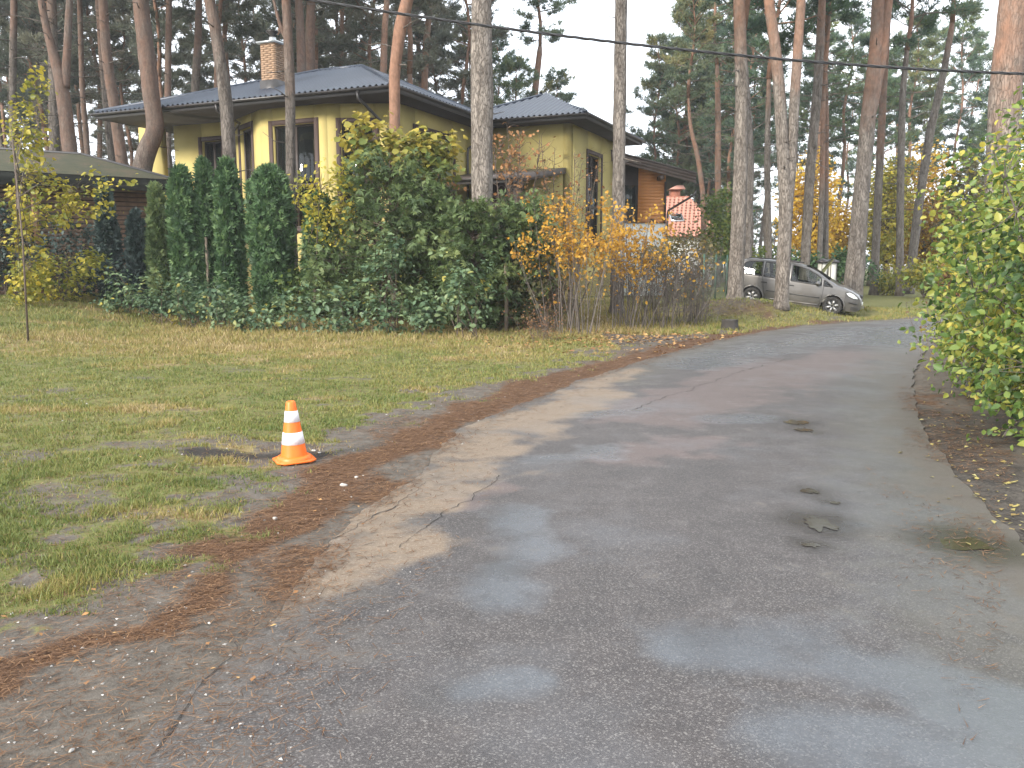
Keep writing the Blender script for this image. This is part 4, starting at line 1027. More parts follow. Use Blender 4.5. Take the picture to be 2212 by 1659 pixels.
def pine(label, px, Y, H=18.0, crown=0, csc=1.0, orange=(4.0, 9.0), forks=(), group=None, crown_at=None, stubs=6, seed=0, seg=14, step=0.22, dull_=False, tint_bias=0.0):
    """px: [(x, y, width)] measured along the visible trunk from low to high"""
    rng = np.random.default_rng(7000 + seed)
    k = kpx(Y)
    pts = [P(x, y, Y) for x, y, w in px]; rad = [w * k / 2 for x, y, w in px]
    base_xy = pts[0] + (pts[0] - pts[1]) / max(0.1, np.linalg.norm(pts[0] - pts[1])) * 0.0
    g = gz(base_xy[0], base_xy[1])
    if pts[0][2] > g + 0.15:
        sl_ = (pts[1] - pts[0]); sl_ = sl_ / sl_[2] * 0.3; dz = pts[0][2] - g
        pts = [np.array([pts[0][0] - sl_[0] * dz, pts[0][1] - sl_[1] * dz, g - 0.05])] + pts; rad = [rad[0] * (1 + 0.03 * dz)] + rad
    else: pts[0][2] = g - 0.08
    base = pts[0].copy(); base[2] = g
    # root flare
    pts = [pts[0], pts[0] + (pts[1] - pts[0]) * min(0.3, 0.35 / max(0.4, np.linalg.norm(pts[1] - pts[0])))] + pts[1:]; rad = [rad[0] * 1.35, rad[0] * 1.03] + rad[1:]
    top = pts[-1]
    dirn = unit(unit(pts[-1] - pts[-2]) + np.array([0, 0, 1.6]))
    hc = (crown_at if crown_at is not None else max(top[2] + 0.6, H * 0.55))
    hc = max(hc, top[2] + 0.25)
    ext = top + dirn * (hc - top[2]) / dirn[2]
    pts = pts + [ext]; rad = rad + [max(0.06, rad[-1] * 0.8)]
    root = thing('pine_tree', label, 'tree', tuple(base), 0, group)
    p2, r2 = resample(np.array(pts) - base, rad, step)
    tint = tint_bias + 0.75 * sstep(orange[0], orange[1], p2[:, 2])
    mb = trunk_mesh(p2, r2, seg, tint, 0.022, rng)
    for _ in range(stubs):
        i = rng.integers(len(p2) // 4, len(p2) - 2); az = rng.uniform(0, 6.28); ln = rng.uniform(0.15, 0.9)
        d = np.array([math.cos(az), math.sin(az), rng.uniform(-0.2, 0.35)]); s = p2[i]
        q = s + d * (r2[i] * 0.8); mb.tube(np.array([q, q + d * ln * 0.5 + rng.normal(0, 0.04, 3), q + d * ln + rng.normal(0, 0.08, 3)]), [0.022, 0.014, 0.006], 5, tint=0.3)
    if Y > 33:
        for _ in range(22):
            i = rng.integers(len(p2) // 3, len(p2) - 1); az = rng.uniform(0, 6.28); ln = rng.uniform(0.5, 2.2); s = p2[i]; d = np.array([math.cos(az), math.sin(az), rng.uniform(-0.3, 0.3)]); e = s + d * ln + rng.normal(0, 0.15, 3)
            mb.tube(np.array([s, s + d * ln * 0.5 + rng.normal(0, 0.1, 3), e]), [0.024, 0.015, 0.005], 4, tint=0.15, cap=False)
            for _2 in range(3): a_ = s + (e - s) * rng.uniform(0.35, 0.95); mb.tube(np.array([a_, a_ + rng.normal(0, 0.25, 3)]), [0.009, 0.003], 3, tint=0.15, cap=False)
    for fk in forks:
        fp = [P(x, y, Y) - base for x, y, w in fk]; fr = [w * k / 2 for x, y, w in fk]
        e = fp[-1] + unit(fp[-1] - fp[-2]) * 3.0; fp.append(e); fr.append(fr[-1] * 0.6)
        q2, qr = resample(fp, fr, step); mb.tube(q2, qr, max(7, seg - 3), tint=tint_bias + 0.75 * sstep(orange[0], orange[1], q2[:, 2]), rough=0.02, rng=rng)
        add_crown(root, tuple(q2[-1]), (crown + 1) % 6, csc * 0.55, rng, dull_)
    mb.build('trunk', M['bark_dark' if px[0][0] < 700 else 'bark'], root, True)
    sc = csc
    add_crown(root, tuple(p2[-1]), crown, sc, rng, dull_)
    return root
PINES = [
 ('forked orange-barked pine rising behind the mossy shed', [(153, 345, 30), (140, 230, 28), (130, 165, 25), (102, 70, 15), (88, 0, 13)], 35, 20, 0, dict(forks=[[(141, 190, 18), (146, 90, 15), (150, 0, 13)]], orange=(1, 6))),
 ('pine leaning left, first of the pair just left of the house roof', [(264, 350, 24), (242, 200, 22), (230, 120, 20), (222, 0, 18)], 39, 20, 1, dict(orange=(1, 6))),
 ('thinner shadowed pine close behind the left-leaning pine of that pair', [(242, 350, 15), (224, 160, 15), (212, 0, 12)], 43, 20, 2, dict(orange=(6, 12), dull_=True)),
 ('thick crooked reddish pine in front of the house terrace pier', [(306, 372, 40), (316, 325, 38), (338, 280, 35), (328, 220, 34), (318, 130, 33), (303, 0, 30)], 31.5, 19, 1, dict(orange=(3, 6))),
 ('slender scaly pine before the left window of the house', [(497, 362, 28), (489, 230, 27), (479, 150, 25), (463, 50, 23), (452, 0, 22)], 26.8, 19, 3, dict(orange=(5, 10))),
 ('thin straight pine crossing the tall bay window', [(628, 400, 20), (627, 200, 21), (621, 60, 19), (618, 0, 18)], 26.3, 18, 0, dict(orange=(4, 9), forks=[[(622, 95, 8), (606, 60, 8), (596, 20, 6)]])),
 ('smooth orange pine bending right at the near corner of the eaves', [(853, 300, 22), (852, 150, 24), (866, 50, 26), (881, 0, 25)], 25.5, 18, 2, dict(orange=(-3, 2), tint_bias=0.15)),
 ('big grey scaly pine among the bare twigs before the porch', [(1041, 440, 44), (1041, 200, 47), (1040, 0, 41)], 22.5, 20, 1, dict(orange=(8, 15), stubs=3)),
 ('straight pale pine in front of the wing wall beside the orange annex', [(1336, 450, 27), (1339, 200, 27), (1342, 0, 25)], 26, 19, 3, dict(orange=(9, 14), stubs=3)),
 ('tall pine touching the rear of the parked car', [(1588, 638, 33), (1599, 400, 30), (1603, 200, 27), (1596, 0, 23)], 28.2, 19, 0, dict(orange=(5.5, 9))),
 ('grey pine half hidden behind the one at the car rear', [(1612, 560, 22), (1620, 350, 19), (1612, 200, 16), (1606, 100, 12)], 34, 17, 4, dict(orange=(8, 14))),
 ('twin-stemmed pine standing in front of the car doors', [(1687, 668, 29), (1696, 500, 29), (1698, 430, 30), (1690, 300, 25), (1684, 200, 24), (1672, 80, 22), (1660, 0, 20)], 26.3, 19, 1, dict(orange=(4.5, 8), forks=[[(1700, 450, 24), (1710, 340, 23), (1717, 200, 21), (1731, 0, 18)]])),
 ('grey pine rising behind the windscreen of the car', [(1738, 585, 20), (1748, 400, 20), (1765, 200, 19), (1771, 100, 17), (1776, 0, 15)], 37, 18, 2, dict(orange=(7, 12))),
 ('thin reddish pine, left stem of the slim pair behind the cream pillars', [(1769, 590, 11), (1776, 400, 11), (1778, 230, 9), (1790, 60, 7)], 41, 16, 4, dict(orange=(3, 6))),
 ('thin reddish pine, right stem of the slim pair behind the cream pillars', [(1783, 590, 13), (1783, 400, 13), (1785, 260, 11), (1781, 100, 9)], 41.5, 15, 2, dict(orange=(3, 6))),
 ('stout leaning pine with split orange top by the car bonnet', [(1840, 655, 44), (1849, 560, 38), (1862, 400, 32), (1876, 250, 30), (1893, 100, 26), (1897, 0, 24)], 31.8, 20, 1, dict(orange=(4.5, 8), forks=[[(1884, 240, 20), (1905, 120, 21), (1919, 0, 18)]])),
 ('slim reddish pine just right of the stout leaning pine', [(1888, 616, 17), (1898, 400, 16), (1908, 200, 14), (1915, 100, 12), (1921, 0, 10)], 45, 18, 3, dict(orange=(5, 8))),
 ('dark straight slim pine before the golden maple', [(1943, 624, 16), (1945, 400, 15), (1950, 200, 13), (1958, 120, 10)], 44, 15, 5, dict(orange=(9, 14), crown_at=11)),
 ('pine leaning strongly right against the golden maple', [(1966, 600, 19), (1985, 440, 18), (2010, 280, 17), (2036, 170, 14), (2056, 60, 11)], 46, 16, 0, dict(orange=(9, 14), crown_at=13)),
 ('very thick pine with flaking orange bark above the roadside bush', [(2163, 420, 66), (2172, 200, 62), (2181, 100, 58), (2190, 0, 55)], 17.5, 20, 3, dict(orange=(2.5, 6.5), stubs=3)),
 ('crooked orange pine in front of the red tiled roof', [(1519, 425, 11), (1508, 340, 10), (1492, 280, 8), (1487, 220, 6)], 50, 13, 2, dict(orange=(0, 4), crown_at=8.6, csc=0.8)),
 ('straight knotty pine right of the red tiled roof', [(1551, 420, 13), (1551, 250, 12), (1549, 150, 9)], 52, 16, 1, dict(orange=(2, 6), crown_at=9.0, csc=0.9)),
 ('thin dark pine between the car tail pine and the twin stems', [(1661, 580, 14), (1657, 350, 13), (1660, 200, 10)], 40, 17, 5, dict(orange=(6, 10))),
 ('pale pine, left of the two behind the chimney', [(652, 175, 20), (650, 80, 18), (645, 0, 16)], 44, 20, 0, dict(orange=(7, 11))),
 ('pale pine, right of the two behind the chimney', [(670, 170, 22), (670, 80, 20), (672, 0, 18)], 46, 21, 1, dict(orange=(8, 12))),
 ('very thin pale pine behind the roof apex', [(737, 155, 9), (738, 60, 8), (741, 0, 8)], 56, 20, 4, dict(orange=(5, 9))),
 ('orange pine behind the right slope of the main roof', [(827, 180, 15), (831, 60, 13), (836, 0, 12)], 47, 19, 2, dict(orange=(4, 8))),
 ('thin grey pine above the left roof slope', [(421, 200, 16), (427, 100, 15), (430, 0, 13)], 46, 20, 3, dict(orange=(8, 13), dull_=True)),
 ('tall pine beyond the terrace gap of the house', [(363, 385, 15), (362, 250, 14), (365, 0, 12)], 44, 20, 4, dict(orange=(4, 9), dull_=True)),
 ('crooked pine behind the ridge between roof apex and the near corner', [(917, 180, 14), (921, 90, 14), (930, 0, 11)], 54, 18, 0, dict(orange=(8, 12))),
 ('spreading open-crowned pine above the wing roof', [(1150, 250, 16), (1160, 160, 14), (1166, 110, 12)], 60, 19, 3, dict(orange=(8, 12), crown_at=11.0, csc=1.0)),
 ('dark shaded pine at the extreme left of the wood', [(30, 350, 16), (27, 200, 15), (30, 0, 13)], 42, 20, 1, dict(orange=(8, 13), dull_=True)),
 ('dark pine close left of the forked orange one', [(118, 340, 22), (116, 200, 20), (112, 0, 18)], 41, 21, 0, dict(orange=(9, 14), dull_=True)),
 ('thin pine close right of the forked orange one', [(190, 345, 11), (178, 200, 11), (172, 0, 10)], 46, 20, 3, dict(orange=(3, 8), dull_=True)),
]
for i, (lab, px, Y, H, cr, kw) in enumerate(PINES):
    far_ = Y > 38
    pine(lab, px, Y, H, cr, kw.pop('csc', 1.0), seed=i, seg=10 if far_ else 16, step=0.4 if far_ else 0.16, group='pines around the houses', **kw)

# the wood behind: shared trunks and crowns, every tree its own object
TR = []
for i in range(7):
    rng = np.random.default_rng(7500 + i); Ht = [9.5, 11, 8, 10, 12.5, 7.0, 5.0][i]; z = np.linspace(0, Ht, 16)
    p_ = np.stack([0.25 * np.sin(z * 0.35 + rng.uniform(0, 6)), 0.25 * np.sin(z * 0.3 + rng.uniform(0, 6)), z], -1); p_[:, :2] -= p_[0, :2]
    mb = MB().tube(p_, np.linspace(0.19, 0.115, 16) * (1 + 0.35 * np.exp(-z / 0.4)), 9, tint=0.75 * sstep(Ht * 0.35, Ht * 0.75, z), rough=0.02, rng=rng)
    for _ in range(26):
        zi = rng.uniform(0.25, 0.98) * Ht; s = np.array([np.interp(zi, z, p_[:, 0]), np.interp(zi, z, p_[:, 1]), zi]); az = rng.uniform(0, 6.28); ln = rng.uniform(0.4, 2.0)
        d = np.array([math.cos(az), math.sin(az), rng.uniform(-0.35, 0.3)]); e = s + d * ln + rng.normal(0, 0.12, 3)
        mb.tube(np.array([s, s + d * ln * 0.5 + rng.normal(0, 0.08, 3), e]), [0.022, 0.014, 0.005], 4, tint=0.2, cap=False)
        for _2 in range(2):
            f = rng.uniform(0.4, 0.9); a_ = s + (e - s) * f; mb.tube(np.array([a_, a_ + rng.normal(0, 0.22, 3)]), [0.008, 0.003], 3, tint=0.2, cap=False)
    TR.append((mb.mesh('trunk', M['bark'], True), p_[-1]))
def where(px):
    for lim, s in ((60, 'at the far left edge'), (130, 'just left of the forked orange pine'), (230, 'right of the forked orange pine'), (340, 'above the left tip of the house eaves'), (470, 'over the left half of the house roof'), (560, 'left of the chimney'), (700, 'behind the chimney'), (800, 'behind the roof apex'), (950, 'right of the roof apex'), (1060, 'behind the big grey pine'),
                   (1140, 'over the left part of the wing roof'), (1230, 'over the wing roof peak'), (1345, 'left of the straight pale pine'), (1430, 'above the orange annex'), (1500, 'above the red tiled roof'), (1570, 'just right of the red tiled roof'), (1650, 'behind the pine at the car rear'), (1740, 'behind the twin-stemmed pine'), (1830, 'behind the car bonnet'), (1930, 'right of the stout leaning pine'), (2050, 'behind the golden maples'), (9999, 'above the roadside bushes')):
        if px < lim: return s
def wood_pine(px, Y, ti, ci, sc, label, group, rng, dull_=False, csc=1.0):
    p_ = P(px, 560, Y); g = gz(p_[0], p_[1])
    root = thing('pine_tree', label, 'tree', (p_[0], p_[1], g - 0.05), rng.uniform(0, 6.28), group)
    root['label'] = label + ' ' + where(px)
    me, tp = TR[ti]; o = link('trunk', me, root); o.scale = (sc, sc, sc)
    add_crown(root, tuple(tp * sc), ci, sc * csc, rng, dull_)
rng = np.random.default_rng(7777)
for i in range(38):       # dense wood behind the shed and the yellow house
    px = -120 + 1130 * (i + rng.uniform(-0.45, 0.45)) / 38; Y = rng.choice([rng.uniform(46, 60), rng.uniform(56, 84)])
    wood_pine(px, Y, rng.integers(0, 5), rng.integers(0, 5), rng.uniform(1.0, 1.3), 'tall thin pine in the dense wood', 'pines of the dense wood', rng, True)
for i in range(5):      # low-crowned pines at the back of the dense wood
    px = -150 + 1200 * (i + rng.uniform(-0.4, 0.4)) / 5
    wood_pine(px, rng.uniform(70, 98), rng.integers(3, 7), rng.integers(0, 6), rng.uniform(1.0, 1.2), 'low-crowned pine at the back of the wood', 'far pines of the dense wood', rng, True)
for i, (px, Y, ti, ci, sc) in enumerate([(1010, 66, 2, 1, 1.0), (1075, 72, 5, 3, 1.0), (1105, 58, 5, 0, 0.9), (1205, 66, 5, 1, 0.85), (1235, 80, 6, 0, 0.9), (1275, 88, 6, 2, 0.9), (1310, 95, 6, 5, 0.9), (1375, 92, 6, 2, 0.85), (1180, 90, 5, 3, 0.9), (1130, 82, 6, 1, 1.0), (1250, 100, 6, 3, 0.75)]):
    wood_pine(px, Y, ti, ci, sc, 'green spreading pine', 'pines above the wing roof', rng)
for i, (px, Y, ti, ci, sc) in enumerate([(1420, 70, 5, 3, 0.95), (1455, 70, 5, 1, 1.05), (1490, 72, 5, 3, 1.1), (1530, 71, 6, 1, 1.05), (1575, 66, 5, 3, 1.1), (1470, 84, 6, 0, 1.0), (1400, 96, 6, 4, 0.9), (1545, 80, 6, 3, 1.1), (1620, 74, 5, 1, 1.1), (1440, 74, 6, 5, 0.8), (1500, 74, 2, 3, 1.1), (1560, 72, 6, 1, 1.2), (1605, 62, 2, 3, 1.0), (1430, 76, 6, 3, 1.1), (1480, 76, 6, 0, 1.0), (1535, 78, 5, 0, 1.2), (1510, 96, 6, 1, 1.1), (1590, 94, 6, 0, 1.1)]):
    wood_pine(px, Y, ti, ci, sc, 'bushy green pine', 'pines behind the tiled house', rng)
for i in range(21):
    px = 1640 + 640 * (i + rng.uniform(-0.4, 0.4)) / 21; Y = rng.uniform(58, 98)
    wood_pine(px, Y, rng.integers(0, 7), rng.integers(0, 5), rng.uniform(0.85, 1.1), 'pine in the open wood', 'pines beyond the bend', rng)

for i in range(26):      # slender far trunks deep in the dense wood
    px = -130 + 1150 * (i + rng.uniform(-0.45, 0.45)) / 26
    wood_pine(px, rng.uniform(62, 100), rng.integers(0, 5), [2, 4, 0][rng.integers(0, 3)], rng.uniform(0.95, 1.2), 'slender far pine deep in the wood', 'slender pines deep in the wood', rng, True, 0.8)
def young(px, Y, ci, sc, label, group, dull_=False):
    p_ = P(px, 560, Y); g = gz(p_[0], p_[1]); root = thing('young_pine', label, 'tree', (p_[0], p_[1], g - 0.05), rng.uniform(0, 6.28), group)
    root['label'] = label + ' ' + where(px)
    me, tp = TR[6]; o = link('trunk', me, root); o.scale = (0.6, 0.6, 0.3); add_crown(root, (tp[0] * 0.6, tp[1] * 0.6, tp[2] * 0.3), ci, sc, rng, dull_)
for i in range(24):
    young(1330 + 920 * (i + rng.uniform(-0.4, 0.4)) / 24, rng.uniform(72, 112), rng.integers(0, 6), rng.uniform(0.6, 1.0), 'low young far-off pine', 'young pines far behind')
for i in range(15):
    young(-100 + 450 * (i + rng.uniform(-0.4, 0.4)) / 15, rng.uniform(75, 112), rng.integers(0, 6), rng.uniform(0.45, 0.75), 'low young far-off pine', 'young pines far behind the shed', True)
# ------------------------------------------------------------------ shrubs, hedges, broadleaf trees
def leaf_geo(mb, c, nrm, along, size, rng, tint, hexa=False, fold=0.25, wid=0.36):
    """one folded leaf per point: centre c, plane normal nrm, tip direction along"""
    c = np.asarray(c, float); N = len(c)
    if N == 0: return
    along = along - (along * nrm).sum(1)[:, None] * nrm; along /= np.linalg.norm(along, axis=1)[:, None] + 1e-9
    side = np.cross(nrm, along); s = np.broadcast_to(np.asarray(size, float), (N,))[:, None]
    tint = np.broadcast_to(np.asarray(tint, float), (N,))
    if hexa:
        q = [c - along * s * 0.5, c - along * s * 0.2 + side * s * wid + nrm * s * fold * 0.5, c + along * s * 0.18 + side * s * wid * 0.85 + nrm * s * fold * 0.35, c + along * s * 0.55 - nrm * s * fold * 0.4,
             c + along * s * 0.18 - side * s * wid * 0.85 + nrm * s * fold * 0.35, c - along * s * 0.2 - side * s * wid + nrm * s * fold * 0.5]
        v = np.stack(q, 1).reshape(-1, 3); i = np.arange(N)[:, None] * 6
        mb.add(v, [np.concatenate([i + np.array([[0, 1, 2, 3]]), i + np.array([[0, 3, 4, 5]])])], np.repeat(tint, 6))
    else:
        q = [c - along * s * 0.5, c + side * s * wid + nrm * s * fold * 0.4, c + along * s * 0.5, c - side * s * wid + nrm * s * fold * 0.4]
        mb.add(np.stack(q, 1).reshape(-1, 3), np.arange(4 * N).reshape(-1, 4), np.repeat(tint, 4))
def spray_geo(mb, c, nrm, along, size, rng, tint, nb=5, wid=0.10, fan=0.85):
    """flat feathery spray: nb thin blades fanned out in the plane with normal nrm"""
    c = np.asarray(c, float); N = len(c); along = along - (along * nrm).sum(1)[:, None] * nrm; along /= np.linalg.norm(along, axis=1)[:, None] + 1e-9
    side = np.cross(nrm, along); size = np.broadcast_to(np.asarray(size, float), (N,))
    for k in range(nb):
        a = (k / (nb - 1) - 0.5) * 2 * fan + rng.normal(0, 0.12, N); d = along * np.cos(a)[:, None] + side * np.sin(a)[:, None]; s = np.cross(nrm, d)
        L = (size * rng.uniform(0.7, 1.2, N) * (1 - 0.25 * abs(k / (nb - 1) - 0.5)))[:, None]; o = c + along * L * 0.12 * (k % 2)
        q = [o, o + d * L * 0.55 + s * L * wid, o + d * L - nrm * L * 0.12, o + d * L * 0.55 - s * L * wid]
        mb.add(np.stack(q, 1).reshape(-1, 3), np.arange(4 * N).reshape(-1, 4), np.repeat(np.clip(tint + rng.normal(0, 0.06, N), 0, 1), 4))
def rand_unit(rng, n): v = rng.normal(0, 1, (n, 3)); return v / np.linalg.norm(v, axis=1)[:, None]
def blob(x0, y0, x1, y1, Y, depth=None, w=1.0):
    """an ellipsoid of foliage measured as a box in the photo at distance Y"""
    c = P((x0 + x1) / 2, (y0 + y1) / 2, Y); k = kpx(Y)
    rx, rz = (x1 - x0) / 2 * k, (y1 - y0) / 2 * k
    return (c, np.array([rx, depth if depth else rx, rz]), w)
def shrub(name, label, cat, base, blobs, n_cl, per, size, mat, seed, group=None, stems=9, stem_mat='twig', stem_r=0.02, spread_=0.16, hexa=False, up=0.5, droop=0.0, tint=(0.5, 0.16), shell=0.45, twigs=0.5, fold=0.25, wid=0.36, leafname='foliage', trunk=None, tint_fn=None, lumps=0.18, shoots=0):
    rng = np.random.default_rng(seed); base = np.array([base[0], base[1], gz(base[0], base[1])])
    root = thing(name, label, cat, tuple(base), 0, group)
    wts = np.array([b_[2] for b_ in blobs]); wts = wts / wts.sum(); pick = rng.choice(len(blobs), n_cl, p=wts)
    u = rand_unit(rng, n_cl); rr = (shell + (1 - shell) * rng.random(n_cl)) ** 0.6
    C = np.stack([blobs[k][0] for k in pick]); RAD = np.stack([blobs[k][1] for k in pick])
    lump = 1 + lumps * 2 * (fbm(u[:, 0] * 2.2 + pick * 7, u[:, 1] * 2.2 + u[:, 2] * 2.2, seed, 3) - 0.5)
    cen = C + u * RAD * (rr * lump)[:, None] - base
    cen[:, 2] = np.maximum(cen[:, 2], 0.06 + 0.1 * rng.random(n_cl))
    if shoots:
        k = rng.choice(n_cl, shoots, replace=False); cen[k] += u[k] * rng.uniform(0.15, 0.55, shoots)[:, None] + np.array([0, 0, 0.12]); cen[:, 2] = np.maximum(cen[:, 2], 0.06)
    ct = np.clip(rng.normal(tint[0], tint[1], n_cl), 0, 1)
    if tint_fn is not None: ct = np.clip(ct + tint_fn(cen + base, rng), 0, 1)
    sp = rng.normal(0, 1, (n_cl, per, 3)) * spread_ * np.array([1, 1, 0.8])
    pts = (cen[:, None] + sp).reshape(-1, 3); pts[:, 2] = np.maximum(pts[:, 2], 0.03)
    out = np.repeat(u, per, 0)
    nrm = rand_unit(rng, len(pts)) * 0.75 + out * 0.35 + np.array([0, 0, up]); nrm /= np.linalg.norm(nrm, axis=1)[:, None]
    al = rand_unit(rng, len(pts)) * 0.7 + out * 0.5 + np.array([0, 0, -droop])
    sz = size * rng.uniform(0.45, 1.35, len(pts))
    mb = MB(); leaf_geo(mb, pts, nrm, al, sz, rng, np.clip(np.repeat(ct, per) + rng.normal(0, 0.09, len(pts)), 0, 1), hexa, fold, wid)
    mb.build(leafname, M[mat], root)
    wd = MB()
    tops = cen[rng.choice(n_cl, max(1, stems), replace=False)] if n_cl >= stems else cen
    joints = []
    foot = lambda: np.array([rng.normal(0, 0.18 + 0.05 * np.max(blobs[0][1])), rng.normal(0, 0.15), -0.03])
    if trunk is not None:
        tp = np.array([0.0, 0, trunk[0]]); path = np.array([(0, 0, -0.05), (rng.normal(0, .04), rng.normal(0, .04), trunk[0] * 0.5), tp]); wd.tube(path, [trunk[1] * 1.2, trunk[1], trunk[1] * 0.75], 8)
    for tpt in tops:
        f = foot() if trunk is None else np.array([0, 0, trunk[0] * rng.uniform(0.6, 1.0)])
        m1 = f + (tpt - f) * 0.45 + rng.normal(0, 0.08, 3) + np.array([0, 0, 0.1 * tpt[2]]); m2 = f + (tpt - f) * 0.75 + rng.normal(0, 0.08, 3) + np.array([0, 0, 0.06 * tpt[2]])
        wd.tube(np.array([f, (f + m1) / 2, m1, m2, tpt]), np.array([1, 0.85, 0.65, 0.42, 0.2]) * stem_r * rng.uniform(0.7, 1.2), 5, cap=False); joints += [m1, m2, (m1 + m2) / 2, (m2 + tpt) / 2]
    J = np.array(joints)
    for k in rng.choice(n_cl, int(n_cl * twigs), replace=False):
        j = J[np.argmin(((J - cen[k]) ** 2).sum(1))]; md = (j + cen[k]) / 2 + rng.normal(0, 0.05, 3)
        wd.tube(np.array([j, md, cen[k]]), np.array([0.3, 0.22, 0.1]) * stem_r, 3, cap=False)
    wd.build('stems' if trunk is None else 'trunk', M[stem_mat], root, True)
    return root
M['leaf_right'] = leafmat('roadside_bush_leaf', [(0.0, (0.036, 0.072, 0.020)), (0.35, (0.105, 0.18, 0.042)), (0.6, (0.22, 0.28, 0.060)), (0.85, (0.36, 0.36, 0.075)), (1.0, (0.52, 0.44, 0.08))], 0.4, 0.45, 0.0, 0.5)
M['leaf_yellow'] = leafmat('yellow_green_leaf', [(0.0, (0.10, 0.13, 0.025)), (0.4, (0.26, 0.26, 0.045)), (0.75, (0.45, 0.38, 0.06)), (1.0, (0.58, 0.46, 0.06))], 0.4, 0.45)
M['leaf_linden'] = leafmat('linden_leaf', [(0.0, (0.055, 0.095, 0.028)), (0.45, (0.15, 0.185, 0.048)), (0.8, (0.34, 0.30, 0.06)), (1.0, (0.48, 0.38, 0.08))], 0.4, 0.45)
M['leaf_orange'] = leafmat('golden_leaf', [(0.0, (0.26, 0.12, 0.02)), (0.5, (0.48, 0.26, 0.035)), (1.0, (0.66, 0.41, 0.07))], 0.4, 0.5)
M['leaf_gold'] = leafmat('maple_gold_leaf', [(0.0, (0.38, 0.20, 0.025)), (0.5, (0.62, 0.40, 0.045)), (1.0, (0.80, 0.60, 0.09))], 0.5, 0.5)
M['leaf_amber'] = leafmat('amber_leaf', [(0.0, (0.30, 0.18, 0.026)), (0.5, (0.56, 0.34, 0.045)), (1.0, (0.74, 0.54, 0.08))], 0.45, 0.5)
M['leaf_brown'] = leafmat('withered_leaf', [(0.0, (0.12, 0.06, 0.03)), (0.6, (0.30, 0.15, 0.06)), (1.0, (0.42, 0.22, 0.09))], 0.2, 0.6)
M['leaf_rose'] = leafmat('rose_leaf', [(0.0, (0.045, 0.085, 0.045)), (0.5, (0.115, 0.185, 0.10)), (0.85, (0.20, 0.26, 0.125)), (1.0, (0.38, 0.33, 0.07))], 0.3, 0.45)
M['thuja'] = leafmat('thuja_spray', [(0.0, (0.026, 0.056, 0.026)), (0.5, (0.072, 0.138, 0.056)), (1.0, (0.145, 0.225, 0.085))], 0.25, 0.55)
M['thuja_pale'] = leafmat('thuja_spray_pale', [(0.0, (0.042, 0.070, 0.030)), (0.5, (0.105, 0.155, 0.058)), (1.0, (0.20, 0.235, 0.085))], 0.25, 0.55)
M['conifer_blue'] = leafmat('blue_conifer', [(0.0, (0.018, 0.034, 0.030)), (0.5, (0.045, 0.072, 0.065)), (1.0, (0.095, 0.125, 0.115))], 0.15, 0.55)
M['leaf_mid'] = leafmat('mid_green_leaf', [(0.0, (0.040, 0.070, 0.018)), (0.5, (0.10, 0.155, 0.035)), (1.0, (0.26, 0.27, 0.05))], 0.4, 0.5)
M['leaf_dull'] = leafmat('olive_brown_leaf', [(0.0, (0.060, 0.062, 0.025)), (0.5, (0.13, 0.125, 0.045)), (1.0, (0.28, 0.19, 0.06))], 0.35, 0.5)
M['core'] = plain('thuja_inner', (0.018, 0.024, 0.012), 0.95, 0.3, 6)

